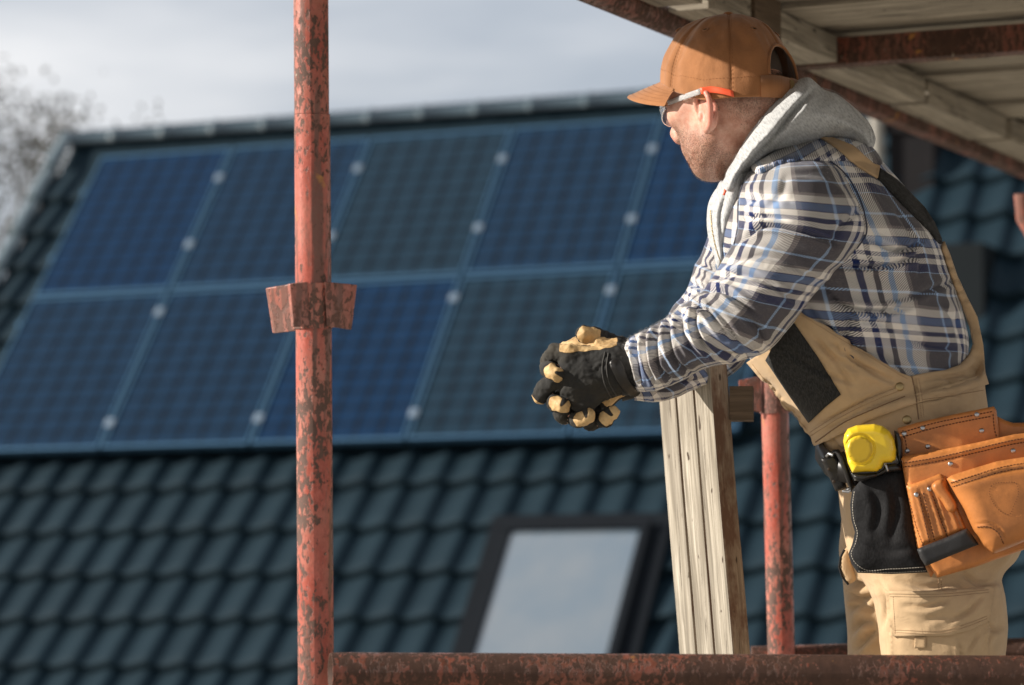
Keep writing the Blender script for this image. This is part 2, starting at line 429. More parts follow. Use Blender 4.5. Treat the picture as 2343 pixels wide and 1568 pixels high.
def mat_rust_paint(name, paint, paint2, rust, amount=.5, worn=(.42, .36, .28), spec=.45):
    s = M_(name); ob = s.tc.outputs['Object']
    v = s.n('ShaderNodeMapping', i_0=ob, i_Scale=(1, 1, .55)).outputs[0]
    big = s.noise(v, 9, 5, .6, .3); mid = s.noise(v, 120, 5, .65, .4); spots = s.noise(v, 190, 4, .6, .2)
    pc = s.mix(s.mask(s.noise(v, 16, 3), .4, .62), paint, paint2)
    pc = s.mix(s.mask(spots, .45, .7), pc, tuple(min(1, c * 1.25 + .03) for c in paint), 'MIX')
    rc = s.mix(s.noise(v, 90, 5), tuple(c * .45 for c in rust), tuple(c * 1.7 for c in rust))
    add = s.math('ADD', s.math('MULTIPLY', mid, .75), s.math('MULTIPLY', big, .62))
    add = s.math('ADD', add, s.math('MULTIPLY', spots, .45))
    m = s.mask(add, .885 + (.5 - amount) * .3, .94 + (.5 - amount) * .3)
    stv = s.n('ShaderNodeMapping', i_0=ob, i_Scale=(1, 1, .045)).outputs[0]; stk = s.mask(s.math('ADD', s.noise(stv, 75, 2, .4), s.math('MULTIPLY', mid, .22)), .62, .70)
    pc = s.mix(s.math('MULTIPLY', stk, .8), pc, tuple(x * 1.25 for x in rust)); pc = s.mix(s.math('MULTIPLY', s.mask(s.noise(v, 330, 3, .6), .52, .7), .45), pc, tuple(x * .55 for x in paint))
    c = s.mix(m, pc, rc)
    fl = s.mask(s.noise(v, 38, 3, .5, 1.2), .73, .76); c = s.mix(fl, c, worn)
    yl = s.mask(s.noise(s.n('ShaderNodeMapping', i_0=ob, i_Location=(3, 4, 1)).outputs[0], 14, 4, .6, .6), .66, .72); c = s.mix(yl, c, (.42, .19, .05))
    h = s.math('ADD', s.math('MULTIPLY', s.math('SUBTRACT', 1.0, m), .6), s.math('MULTIPLY', mid, .6))
    return s.fin(c, s.mix(m, (.38,) * 3, (.75,) * 3), s.bump(h, .8, .0012), Specular_IOR_Level=spec)
def mat_wood(name, c1, c2, dark, knots=.5, rough=.85, stain=None):
    s = M_(name); u = s.uv(2.2, 55); g = s.noise(u, 1.6, 8, .62, .6); g2 = s.noise(s.uv(6, 200), 1.5, 4, .6)
    c = s.mix(s.mask(g, .38, .62), c1, c2); c = s.mix(s.mask(g2, .45, .72), c, tuple(x * .62 for x in c1)); c = s.mix(s.mask(s.noise(s.uv(1.2, 26), 1.4, 5, .6, .8), .5, .66), c, tuple(x * .72 for x in c1))
    br = s.noise(s.uv(1.6, 6), 1.3, 4); c = s.mix(s.mask(br, .42, .7), c, tuple(.55 * a + .45 * b for a, b in zip(dark, c2)))
    cr = s.mask(s.noise(s.uv(3.2, 80), 1.2, 5, .65, .9), .60, .63); c = s.mix(s.math('MULTIPLY', cr, .85), c, dark)
    kn = s.mask(s.noise(s.uv(22, 70), 1.0, 2, .5, .3), .69, .72); c = s.mix(kn, c, dark)
    if stain: c = s.mix(s.mask(s.noise(s.uv(5, 14), 1.4, 6, .7), .46, .58), c, stain)
    h = s.math('SUBTRACT', g, s.math('ADD', cr, kn)); n = s.bump(h, .6, .0015); n = s.bump(g2, .35, .0008, n)
    return s.fin(c, rough, n, Specular_IOR_Level=.25)
def mat_cloth(name, col, var=.25, weave=900, rough=.95, bumpw=.35, sheen=.15, fine=None, wr=.5, worn=0):
    s = M_(name); u = s.uv(); c2 = tuple(x * (1 - var) for x in col); c3 = tuple(min(1, x * (1 + var * .6)) for x in col)
    c = s.mix(s.mask(s.noise(u, 22, 5, .6), .3, .7), c2, c3)
    if fine:
        f = s.noise(s.uv(420, 160), 1, 3, .7, .4); c = s.mix(s.mask(f, .42, .66), c, fine)
    th = s.noise(s.uv(weave, weave), 1, 2, .6); c = s.mix(s.math('MULTIPLY', th, .35), c, tuple(x * .6 for x in col))
    if worn: c = s.mix(s.math('MULTIPLY', s.mask(s.noise(u, 9, 6, .7, .5), .52, .72), worn), c, tuple(min(1, x * 1.5 + .02) for x in col))
    n = s.bump(th, bumpw, .0006); n = s.bump(s.noise(u, 34, 5, .55, .8), wr, .004, n)
    return s.fin(c, rough, n, Sheen_Weight=sheen, Sheen_Roughness=.5, Specular_IOR_Level=.2)
def mat_plaid():
    s = M_('plaid_flannel'); uvn = s.tc.outputs['UV']
    warp = s.noise(uvn, 7, 3, .5, 0, False)
    vec = s.n('ShaderNodeVectorMath', operation='MULTIPLY_ADD', i_0=warp, i_1=(.016, .016, 0), i_2=uvn).outputs[0]
    sp = s.n('ShaderNodeSeparateXYZ', i_0=vec); U, W = sp.outputs[0], sp.outputs[1]
    CH = (.088, .082, .094); CR = (.80, .76, .71); NV = (.007, .020, .105); SB = (.12, .20, .40); LB = (.33, .48, .72); GR = (.27, .24, .235)
    a = s.ramp(s.math('FRACT', s.math('DIVIDE', W, .124)), [(0, CH), (.19, LB), (.222, CH), (.36, GR), (.40, CR), (.495, NV), (.507, SB), (.60, NV), (.612, CR), (.69, NV), (.75, CR), (.82, NV), (.93, LB), (.942, CH)], True)
    b = s.ramp(s.math('FRACT', s.math('DIVIDE', U, .136)), [(0, CH), (.16, LB), (.19, CH), (.34, CR), (.42, NV), (.475, CR), (.55, CH), (.60, CR), (.68, LB), (.735, CR), (.86, GR), (.90, CH)], True)
    d = s.math('FRACT', s.math('DIVIDE', s.math('ADD', U, W), .0034)); tw = s.n('ShaderNodeMapRange', i_0=s.math('PINGPONG', d, .5), i_1=.08, i_2=.42).outputs[0]
    c = s.mix(tw, a, b)
    nap = s.noise(s.uv(500, 500), 1, 3, .7); c = s.mix(s.math('MULTIPLY', s.mask(nap, .5, .9), .5), c, (.30, .28, .27)); c = s.mix(s.math('MULTIPLY', s.mask(s.noise(uvn, 30, 5, .7), .55, .85), .35), c, (.24, .22, .21))
    n = s.bump(tw, .3, .0005); n = s.bump(nap, .4, .0007, n); n = s.bump(s.noise(uvn, 42, 4, .5, 1.0), .55, .004, n)
    return s.fin(c, .95, n, Sheen_Weight=.35, Sheen_Roughness=.4, Specular_IOR_Level=.15)
def mat_leather(name, col, rough=.42, dark=.55):
    s = M_(name); u = s.uv(); g = s.noise(u, 14, 6, .6, .3); f = s.noise(u, 600, 3, .6)
    c = s.mix(s.mask(g, .3, .72), tuple(x * dark for x in col), col); c = s.mix(s.math('MULTIPLY', s.mask(s.noise(u, 70, 5, .7), .5, .75), .45), c, tuple(x * .5 for x in col))
    c = s.mix(s.math('MULTIPLY', s.mask(s.noise(s.uv(40, 160), 1, 3, .6, 1), .70, .74), .5), c, tuple(min(1, x * 1.5) for x in col))
    n = s.bump(f, .35, .0005); n = s.bump(s.noise(u, 40, 5, .6), .35, .002, n)
    return s.fin(c, s.mix(g, (rough - .08,) * 3, (rough + .22,) * 3), n)
def mat_metal(name, col, rough=.35, metallic=1.0, bumpk=.2):
    s = M_(name); ob = s.tc.outputs['Object']; g = s.noise(ob, 120, 4)
    return s.fin(s.mix(g, tuple(x * .7 for x in col), col), s.mix(g, (rough,) * 3, (min(1, rough + .25),) * 3), s.bump(g, bumpk, .0005), Metallic=metallic)
def mat_plain(name, col, rough=.5, var=.15, sc=20, **k):
    s = M_(name); g = s.noise(s.tc.outputs['Object'], sc, 5, .6)
    return s.fin(s.mix(g, tuple(x * (1 - var) for x in col), tuple(min(1, x * (1 + var)) for x in col)), rough, s.bump(g, .15, .002), **k)
def mat_skin():
    s = M_('skin'); ob = s.tc.outputs['Object']; a = s.n('ShaderNodeAttribute', attribute_name='beard').outputs['Fac']; rd = s.n('ShaderNodeAttribute', attribute_name='flush').outputs['Fac']
    c = s.mix(s.mask(s.noise(ob, 55, 6, .7), .38, .66), (.52, .25, .175), (.68, .41, .31))
    c = s.mix(s.math('MULTIPLY', s.mask(s.noise(ob, 160, 3, .6), .5, .8), .35), c, (.45, .17, .12)); c = s.mix(rd, c, (.66, .24, .18))
    st = s.mask(s.noise(ob, 520, 2, .7), .45, .62)
    c = s.mix(s.math('MULTIPLY', a, s.math('ADD', .34, s.math('MULTIPLY', st, .5))), c, (.13, .075, .05))
    mo = s.mask(s.noise(ob, 95, 1, .4), .755, .77); c = s.mix(s.math('MULTIPLY', mo, .6), c, (.22, .09, .06))
    n = s.bump(s.noise(ob, 700, 3, .7), .35, .0006); n = s.bump(s.noise(ob, 60, 4, .6), .25, .002, n)
    return s.fin(c, .48, n, Subsurface_Weight=.12, Subsurface_Radius=(.9, .3, .15), Subsurface_Scale=.01, Specular_IOR_Level=.4)
def mat_glass(name, tint=(.97, .98, .98), refl=.5):
    s = M_(name); t = s.n('ShaderNodeBsdfTransparent', i_Color=tint); g = s.n('ShaderNodeBsdfGlossy', i_Roughness=.06); fr = s.n('ShaderNodeLayerWeight', i_Blend=.25)
    q = s.n('ShaderNodeMixShader'); s.nt.links.new(s.math('ADD', s.math('MULTIPLY', fr.outputs['Fresnel'], refl), .05), q.inputs[0]); s.nt.links.new(t.outputs[0], q.inputs[1]); s.nt.links.new(g.outputs[0], q.inputs[2])
    s.nt.links.new(q.outputs[0], s.o.inputs[0]); s.nt.nodes.remove(s.b); return s.m
RED = mat_rust_paint('red_paint_rusting', (.37, .078, .050), (.42, .16, .115), (.105, .058, .044), .37)
BROWN = mat_rust_paint('brown_rust', (.20, .062, .038), (.115, .060, .042), (.060, .030, .020), .60, (.30, .26, .2), .3)
RUSTP = mat_rust_paint('rusty_plate', (.34, .11, .078), (.30, .13, .10), (.13, .065, .050), .42)
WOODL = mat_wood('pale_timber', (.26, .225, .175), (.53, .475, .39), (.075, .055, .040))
WOODSH = mat_wood('brown_shaded_timber', (.22, .165, .12), (.34, .27, .20), (.05, .036, .028), stain=(.13, .075, .05))  # browner copy of the post timber; shade of the unlit side put into its colour
WOODG = mat_wood('weathered_deck_board', (.21, .18, .14), (.46, .41, .33), (.06, .05, .04))
WOODD = mat_wood('dark_end_grain', (.10, .07, .045), (.17, .12, .08), (.03, .022, .016))
PLAID = mat_plaid()
GREY = mat_cloth('grey_heather_jersey', (.56, .57, .575), .12, 1100, .95, .35, .3, (.30, .31, .32))
TAN = mat_cloth('tan_canvas', (.54, .38, .225), .13, 1300, .9, .3, .12, None, .55, .12)
TAN2 = mat_cloth('tan_canvas_strap', (.55, .38, .22), .1, 1300, .9, .3, .12, None, .2, .1)
BLK = mat_cloth('black_cordura', (.020, .020, .020), .25, 700, .85, .6, .06, (.05, .05, .05), .4)
BLK2 = mat_cloth('black_denim_apron', (.010, .010, .011), .3, 1200, .8, .4, .05, (.022, .022, .024), .5)
SUEDE = mat_cloth('brown_suede', (.36, .155, .062), .30, 500, .95, .5, .3, None, .35, .6)
PAD_ = None; GLV = mat_cloth('black_knit_glove', (.024, .024, .023), .25, 900, .92, .6, .12, (.05, .048, .045), .45)
GLT = mat_leather('tan_glove_leather', (.62, .42, .19), .6, .55)
LEA = mat_leather('orange_leather', (.68, .25, .065), .42, .58)
LEAD = mat_leather('brown_leather', (.30, .105, .035), .45)
BLEA = mat_leather('black_leather', (.018, .016, .015), .32)
BAND = mat_leather('black_band', (.022, .022, .024), .5)
STEEL = mat_metal('rivet_steel', (.55, .56, .58), .25)
BRASS = mat_metal('brass_button', (.50, .38, .20), .38)
YEL = mat_plain('yellow_plastic', (.86, .60, .03), .22, .10, 60)
YELD = mat_plain('yellow_rubber', (.64, .42, .015), .4, .1, 60)
ORNG = mat_plain('orange_rubber', (.95, .13, .05), .45, .04)
BPL = mat_plain('black_plastic', (.02, .02, .02), .3, .2)
THR = mat_plain('tan_thread', (.36, .24, .14), .9); THC = mat_plain('cap_thread', (.22, .085, .03), .9); THD = mat_plain('brown_thread', (.10, .035, .012), .9); THW = mat_plain('pale_thread', (.42, .38, .32), .9); THK = mat_plain('seam_shadow_thread', (.20, .125, .07), .95)
def mat_glove():
    s = M_('work_glove'); u = s.uv(); a = s.n('ShaderNodeAttribute', attribute_name='leather').outputs['Fac']; m = s.mask(a, .44, .54)
    k = s.mix(s.noise(u, 30, 5), (.016, .016, .016), (.040, .039, .037)); k = s.mix(s.math('MULTIPLY', s.mask(s.noise(u, 12, 5, .6), .5, .75), .4), k, (.10, .085, .06))
    l = s.mix(s.mask(s.noise(u, 26, 5, .65), .35, .65), (.42, .26, .11), (.66, .46, .23)); l = s.mix(s.math('MULTIPLY', s.mask(s.noise(u, 60, 4, .6), .56, .75), .7), l, (.16, .10, .05))
    edge = s.math('MULTIPLY', s.mask(a, .36, .46), s.math('SUBTRACT', 1.0, s.mask(a, .50, .60))); c = s.mix(m, k, l); c = s.mix(s.math('MULTIPLY', edge, .8), c, (.20, .12, .05))
    n = s.bump(m, .5, .0012); n = s.bump(s.noise(u, 900, 2, .6), .5, .0005, n); n = s.bump(s.noise(u, 55, 5, .6, .8), .5, .002, n)
    return s.fin(c, s.mix(m, (.92,) * 3, (.55,) * 3), n, Specular_IOR_Level=.25)
GLOVE = mat_glove()
SKIN = mat_skin(); CLEAR = mat_glass('clear_lens'); HAIR = mat_plain('brown_hair', (.045, .028, .019), .6); NAPEH = mat_plain('short_nape_hair', (.12, .095, .078), .6, .4, 300); STUB = mat_plain('stubble_hair', (.17, .105, .06), .5, .5, 300)
EYEW = mat_plain('eye_white', (.7, .68, .65), .15)
CLEARF = M_('clear_frame').fin((.80, .80, .80), .12, None, Transmission_Weight=.55, IOR=1.45)
# ------------------------------------------------------------------ ground, house with its roof
GROUND = M_('pale_bounce_ground'); GROUND = GROUND.fin(GROUND.mix(GROUND.noise(GROUND.tc.outputs['Object'], 1.5, 6), (.30, .27, .22), (.42, .38, .31)), .95)  # unseen ground, made pale to bounce warm fill light upwards
gx = np.linspace(-1500, 1500, 61); gy = np.linspace(-200, 2400, 61); GX, GY = np.meshgrid(gx, gy)
gz = np.clip(np.hypot(GX, GY) - 60, 0, None) * .012 * noise3(np.stack([GX / 300, GY / 300, 0 * GX], -1)); W_ = 61
gi = (np.arange(60)[:, None] * W_ + np.arange(60)).ravel()
tag(mk('ground', np.stack([GX, GY, gz], -1).reshape(-1, 3), np.stack([gi, gi + 1, gi + W_ + 1, gi + W_], 1), GROUND), kind='structure')

RO = np.array([-2.170, 17.940, CAMZ + 1.4816]); EU = np.array([.93220, -.36160, .0155]); EV = np.array([.22885, .62207, .74877]); EN = np.cross(EU, EV); EN /= np.linalg.norm(EN)
PH = 1.376
def R(u, v, h=0.0):
    h = np.asarray(h) - .137
    return RO + np.multiply.outer(np.asarray(u, float), EU) + np.multiply.outer(np.asarray(v, float), EV) + np.multiply.outer(np.asarray(h, float), EN)
def px2uv(x, y, h=0.0):
    h = h - .137
    o = CAMP; d = PX(x, y, 1.0) - o; t = ((RO + EN * h - o) @ EN) / (d @ EN); p = o + d * t - RO - EN * h; return float(p @ EU), float(p @ EV)
TILE = M_('dark_glazed_tile'); u_ = TILE.noise(TILE.tc.outputs['Object'], 3, 4)
TILE = TILE.fin(TILE.mix(u_, (.0042, .0125, .0190), (.0105, .0250, .0360)), TILE.mix(u_, (.65,) * 3, (.8,) * 3), TILE.bump(TILE.noise(TILE.tc.outputs['Object'], 40, 4), .3, .004), Specular_IOR_Level=.12)
WALLM = mat_plain('render_wall', (.55, .52, .46), .9, .1, 2); DCLAD = mat_plain('dark_chimney_cladding', (.010, .009, .010), .8, .3, 8, Specular_IOR_Level=.15); ZINC = mat_plain('zinc_cheek', (.008, .011, .013), .8, .2, 3, Specular_IOR_Level=.15)
ALU = mat_metal('panel_aluminium', (.09, .19, .30), .4, .9, .1)
CLAMPM = mat_metal('bright_clamp', (.34, .42, .5), .45)
house = empty('house', (float(RO[0] + 2), float(RO[1] + 3), 0), 'dark tiled house roof with solar panels and a roof window behind the scaffold', 'house')
U0, U1, V0, V1 = -1.44, 8.6, -4.95, 1.74; TW, TP = .2325, .335
mb_a = np.linspace(0, 1, 11)[:-1]; us = np.concatenate([U0 + (k + mb_a) * TW for k in range(int((U1 - U0) / TW))] + [[U0 + int((U1 - U0) / TW) * TW]])
rows = []
nr = int((V1 - V0) / TP)
for r in range(nr):
    rows.append((V0 + r * TP + .035, -1.0))
    for fr_ in (0.0, .015, .3, .6, .9, .985): rows.append((V0 + (r + fr_) * TP, fr_))
aa = ((us - U0) / TW) % 1.0
roll = .038 * np.clip((aa - .12) / .62, 0, 1) ** 1.3 * np.where(aa > .80, np.clip((1.0 - aa) / .20, 0, 1), 1); pan = -.006 * np.sin(np.clip(aa / .5, 0, 1) * np.pi)
Gt = []
for v, fr_ in rows:
    step = .002 if fr_ == -1 else .060 * (1 - fr_) + .004 - (.004 if fr_ == 0 else 0)
    jit = .003 * noise3(np.stack([np.floor((us - U0) / TW), np.full_like(us, round(v / TP)), 0 * us], -1) * 1.37)
    Gt.append(R(us, np.full_like(us, v), (roll if fr_ >= 0 else roll * .9) + pan + step + jit - .045))
Gt = np.array(Gt); n1, n2 = Gt.shape[:2]; gi = (np.arange(n1 - 1)[:, None] * n2 + np.arange(n2 - 1)).ravel()
rt = mk('roof', Gt.reshape(-1, 3), np.stack([gi, gi + 1, gi + n2 + 1, gi + n2], 1), TILE, house)
# roof deck under the tiles, the far slope, walls
mbh = MB(); back = np.array([-EN[0], -EN[1], 0]); back /= np.linalg.norm(back)
def slab(p, q, r_, s_, t, mb):
    p, q, r_, s_ = [np.array(a, float) for a in (p, q, r_, s_)]; n = np.cross(q - p, s_ - p); n /= np.linalg.norm(n)
    v = [p, q, r_, s_, p - n * t, q - n * t, r_ - n * t, s_ - n * t]; mb.add(v, [[0, 1, 2, 3], [7, 6, 5, 4], [0, 4, 5, 1], [1, 5, 6, 2], [2, 6, 7, 3], [3, 7, 4, 0]])
slab(R(U0, V0, -.07), R(U1, V0, -.07), R(U1, V1, -.07), R(U0, V1, -.07), .12, mbh)
rA, rB = R(U0, V1 - .02, -.02), R(U1, V1 - .02, -.02); drop = np.array([0, 0, -(V1 - V0) * EV[2]]); run = back * (V1 - V0) * .663
slab(rB, rA, rA + run + drop, rB + run + drop, .15, mbh)
mbh.build('roof_deck', TILE, house, smooth=False)
mbw = MB(); eA, eB = R(U0 + .25, V0 + .3, -.2), R(U1 - .2, V0 + .3, -.2); fA, fB = eA + run * .93 * 2 - (run * .93) + run * .9, eB + run * 1.83
for p in (eA, eB, fA, fB): pass
gv = [eA, eB, fB, fA]; top = [np.array(p) for p in gv]; bot = [np.array([p[0], p[1], 0.0]) for p in gv]
ap0 = (rA + eA - R(U0, V0, 0)) if False else rA + EU * .25 + np.array([0, 0, -.3]); ap1 = rB - EU * .2 + np.array([0, 0, -.3])
mbw.add(top + bot + [ap0, ap1], [[0, 4, 5, 1], [1, 5, 6, 2], [2, 6, 7, 3], [3, 7, 4, 0], [0, 8, 3], [1, 2, 9]])
mbw.build('wall', WALLM, house, smooth=False)
# ridge tiles: overlapping half rounds with collars
mbr = MB(); k = 0; ul = U0 - .05
RIDGE = mat_plain('ridge_tile', (.06, .09, .11), .3, .2, 5)
while ul < U1:
    th = np.linspace(-.25, np.pi + .25, 15); secs = []
    for du, rr in ((0, .078), (.03, .083), (.05, .083), (.06, .062), (.40, .056)):
        c = R(ul + du, V1 + .0, -.03); up = np.array([0, 0, 1.0]); sd = -back
        secs.append([c + rr * (math.cos(t) * sd + math.sin(t) * up) for t in th])
    v = np.array(secs).reshape(-1, 3); N = 15; mbr.add(v, [[i * N + j, i * N + j + 1, (i + 1) * N + j + 1, (i + 1) * N + j] for i in range(4) for j in range(N - 1)]); ul += .385
mbr.build('ridge', RIDGE, house)
GLINTS = []; mbv = MB(); vv_ = V0
while vv_ < V1 - .1:
    tube([R(U0 - .02, vv_, .03), R(U0 - .02, vv_ + .04, .035), R(U0 - .02, vv_ + .33, .012)], [.052, .052, .042], 14, mb=mbv); GLINTS.append(R(U0 - .045, vv_ + .03, .085)); vv_ += TP
mbv.build('verge', mat_plain('verge_tile', (.13, .17, .19), .25, .15, 5), house)
for p_ in GLINTS:  # steel beads added as bright glints along the verge tiles
    m_ = MB(); th = np.linspace(0, 2 * np.pi, 11)[:-1]; vs = [p_ + .013 * np.array([math.cos(t) * math.cos(l_), math.sin(t) * math.cos(l_), math.sin(l_)]) for l_ in np.linspace(-1.5, 1.5, 7) for t in th]
    m_.add(vs, [[i * 10 + j, i * 10 + (j + 1) % 10, (i + 1) * 10 + (j + 1) % 10, (i + 1) * 10 + j] for i in range(6) for j in range(10)]); m_.build('verge_glint', STEEL, house)
# roof window
(ua, va), (ub, vb) = px2uv(1165, 1215, .1), px2uv(1465, 1205, .1); (uc, vc), (ud, vd) = px2uv(1390, 1485, .1), px2uv(1085, 1490, .1)
wl, wr, wt = (ua + ud) / 2, (ub + uc) / 2, (va + vb) / 2; wb = wt - 1.30
win = empty('roof_window', (0, 0, 0), None, None); win.parent = house; win.location = Vector(R((wl + wr) / 2, (wt + wb) / 2, .05).tolist()) - worldloc(house)
FRM = mat_plain('window_frame_grey', (.006, .008, .011), .8, .2, 5, Specular_IOR_Level=.1)
mbf = MB()
for (a, b, c_, d_, hh) in ((wl - .05, wr + .05, wt, wt + .06, .055), (wl - .05, wr + .05, wb - .06, wb, .05), (wl - .05, wl, wb, wt, .048), (wr, wr + .05, wb, wt, .048)):
    box(R((a + b) / 2, (c_ + d_) / 2, .05), EU, EV, EN, (b - a) / 2, (d_ - c_) / 2, hh, mbf)
for a, b, c_, d_ in ((wl - .15, wr + .15, wt + .062, wt + .15), (wl - .15, wl - .052, wb - .1, wt + .06), (wr + .052, wr + .15, wb - .1, wt + .06)):
    box(R((a + b) / 2, (c_ + d_) / 2, .035), EU, EV, EN, (b - a) / 2, (d_ - c_) / 2, .02, mbf)
fr = mbf.build('frame', FRM, win, smooth=False, bevel=.006)
PANE = M_('window_pane'); pn = PANE.noise(PANE.tc.outputs['Object'], 2.6, 3)
PANE = PANE.fin(PANE.mix(pn, (.04, .09, .14), (.16, .17, .175)), .12, None, Specular_IOR_Level=1.0, Coat_Weight=1.0, Coat_Roughness=.03, Coat_IOR=2.0)
box(R((wl + wr) / 2, (wt + wb) / 2, .07), EU, EV, EN, (wr - wl) / 2, (wt - wb) / 2, .012).build('pane', PANE, win, smooth=False)
# chimney and dormer on the right, behind the man
uc_, vc_ = px2uv(2080, 480)
def vbox(c, ax, ay, sx, sy, z0, z1, mb): box((c[0], c[1], (z0 + z1) / 2), ax, ay, (0, 0, 1), sx, sy, (z1 - z0) / 2, mb)
hu = np.array([EU[0], EU[1], 0]); hu /= np.linalg.norm(hu); hb = np.array([-hu[1], hu[0], 0])
cpos = PX(2083, 480, TOPX(R(uc_, vc_))[2] + .1)
m_ = MB(); zt = PX(2080, 268, TOPX(cpos)[2])[2]; vbox(cpos + hb * .25, hu, hb, .135, .22, cpos[2] - 1.2, zt, m_); vbox(cpos + hb * .25, hu, hb, .165, .25, zt - .08, zt, m_)
ch = m_.build('chimney', DCLAD, house, smooth=False, bevel=.01)
fl = tube([cpos - hu * .20 + np.array([0, 0, -.4]), cpos - hu * .20 + np.array([0, 0, .62])], .045, 16); fl.build('flue_pipe', mat_plain('flue_beige', (.24, .22, .185), .5), ch)
ud0, vd0 = px2uv(2190, 700)
dp = R(ud0, vd0, .0); m_ = MB()
zz = PX(2190, 560, TOPX(dp)[2])[2]
vbox(dp + hb * .8, hu, hb, .17, .9, dp[2] - 1.3, zz, m_); dm = m_.build('dormer', ZINC, house, smooth=False, bevel=.01)
# solar panels
def mat_cells(k, hue):
    s = M_('solar_cells_%s' % hue[0]); sp = s.n('ShaderNodeSeparateXYZ', i_0=s.tc.outputs['UV'])
    fx = s.math('FRACT', s.math('MULTIPLY', sp.outputs[0], 6)); fy = s.math('FRACT', s.math('MULTIPLY', sp.outputs[1], 10))
    dx = s.math('ABSOLUTE', s.math('SUBTRACT', fx, .5)); dy = s.math('ABSOLUTE', s.math('SUBTRACT', fy, .5))
    ed = s.math('MAXIMUM', s.math('MULTIPLY', dx, 1.02), dy); corner = s.math('ADD', dx, dy)
    g = s.math('MAXIMUM', s.mask(ed, .44, .455), s.mask(corner, .78, .80))
    c = s.mix(s.noise(s.tc.outputs['UV'], 5, 2), hue[1], hue[2]); c = s.mix(g, c, (.003, .004, .006)); bus = s.mask(s.math('ABSOLUTE', s.math('SUBTRACT', s.math('FRACT', s.math('MULTIPLY', sp.outputs[0], 12)), .5)), .47, .48)
    c = s.mix(s.math('MULTIPLY', bus, .3), c, (.10, .14, .2))
    return s.fin(c, .33, None, Specular_IOR_Level=.07)
CELLS = [mat_cells(0, ('blue', (.004, .017, .044), (.007, .026, .064))), mat_cells(1, ('slate', (.009, .022, .036), (.013, .030, .048))), mat_cells(2, ('navy', (.006, .019, .040), (.010, .028, .058)))]
pick = {(-1, 0): 0, (0, 0): 2, (1, 0): 1, (2, 0): 2, (3, 0): 0, (4, 0): 2, (-1, 1): 2, (0, 1): 2, (1, 1): 0, (2, 1): 1, (3, 1): 1, (4, 1): 2}
ordn = {-1: 'leftmost', 0: 'second from the left', 1: 'third from the left', 2: 'fourth from the left', 3: 'fifth from the left'}
where = {-1: 'nearest the roof edge', 0: 'just left of the red pole', 1: 'just right of the red pole', 2: 'in open view left of the man', 3: 'half behind the man'}
for i in range(-1, 4):
    for j in (0, 1):
        a, b = i + .012, i + .988; c_, d_ = (.012, PH - .012) if j == 0 else (-PH + .012, -.012)
        wv = {-1: 'nearest the roof edge', 0: 'second from the roof edge', 1: 'beside and behind the red pole', 2: 'between the pole and the man', 3: 'partly behind the leaning man'}[i]
        p = empty('solar_panel', R((a + b) / 2, (c_ + d_) / 2, .10), '%s solar panel, %s in the %s row' % (['bright blue', 'slate grey', 'dark navy'][pick[(i, j)]], ordn[i], ('upper', 'lower')[j]), 'solar panel', 'solar panels on the tiled roof')
        m_ = MB(); fw = .013
        for (p0, p1, q0, q1) in ((a, b, d_ - fw * 1.6, d_), (a, b, c_, c_ + fw * 1.6), (a, a + fw, c_ + fw * 1.6, d_ - fw * 1.6), (b - fw, b, c_ + fw * 1.6, d_ - fw * 1.6)):
            box(R((p0 + p1) / 2, (q0 + q1) / 2, .115), EU, EV, EN, (p1 - p0) / 2, (q1 - q0) / 2, .022, m_)
        m_.build('frame', ALU, p, smooth=False)
        g = [R(x_, y_, h_) for h_ in (.128, .110) for x_, y_ in ((a + fw, c_ + fw), (b - fw, c_ + fw), (b - fw, d_ - fw), (a + fw, d_ - fw))]
        mk('glass', g, [[0, 1, 2, 3], [7, 6, 5, 4], [0, 4, 5, 1], [1, 5, 6, 2], [2, 6, 7, 3], [3, 7, 4, 0]], CELLS[pick[(i, j)]], p, uv=[(0, 0), (1, 0), (1, 1), (0, 1)] * 2, smooth=False)
for vr, lab in ((1.06, 'topmost aluminium rail under the upper solar panels'), (.42, 'lower aluminium rail under the upper solar panels'), (-.20, 'aluminium rail under the top of the lower solar panels'), (-1.16, 'lowest aluminium rail under the lower solar panels')):
    rl = empty('mounting_rail', R(1.5, vr, .07), lab, 'rail', 'mounting rails of the solar array')
    m_ = MB(); box(R(1.5, vr, .072), EU, EV, EN, 2.55, .02, .018, m_); m_.build('rail', ALU, rl, smooth=False)
    for i in range(0, 5):
        m_ = MB(); box(R(i, vr, .137), EU, EV, EN, .026, .030, .006, m_); tube([R(i, vr, .10), R(i, vr, .152)], .011, 10, mb=m_); m_.build('clamp', CLAMPM, rl, smooth=False)
# bare tree at the left edge
tr = empty('tree', tuple(PX(-390, 700, 26.0) * np.array([1, 1, 0])), 'pale leafless bush-like tree at the left edge beyond the roof', 'tree')
BARK = mat_plain('grey_bark', (.10, .095, .08), .9, .3, 4)
m_ = MB(); base = PX(-390, 700, 26.0); base[2] = 0; LV = []; rnd = random.Random(4)
def branch(p, d, L, r, lev):
    q = p + d * L; mid = p + d * L * .5 + np.array([rnd.uniform(-1, 1) for _ in range(3)]) * L * .06
    tube([p, mid, q], [r, r * .8, r * .55], 6 if lev > 1 else 10, False, m_)
    if lev >= 5:
        LV.append(q); LV.append(mid); return
    for k in range(3 if lev < 4 else 2):
        nd = d + np.array([rnd.uniform(-1, 1), rnd.uniform(-1, 1), rnd.uniform(-.3, .8)]) * .62; nd /= np.linalg.norm(nd); branch(q, nd, L * rnd.uniform(.6, .8), r * .55, lev + 1)
branch(base, np.array([0, 0, 1.0]), 3.3, .18, 0)
m_.build('trunk', BARK, tr)
m_ = MB()
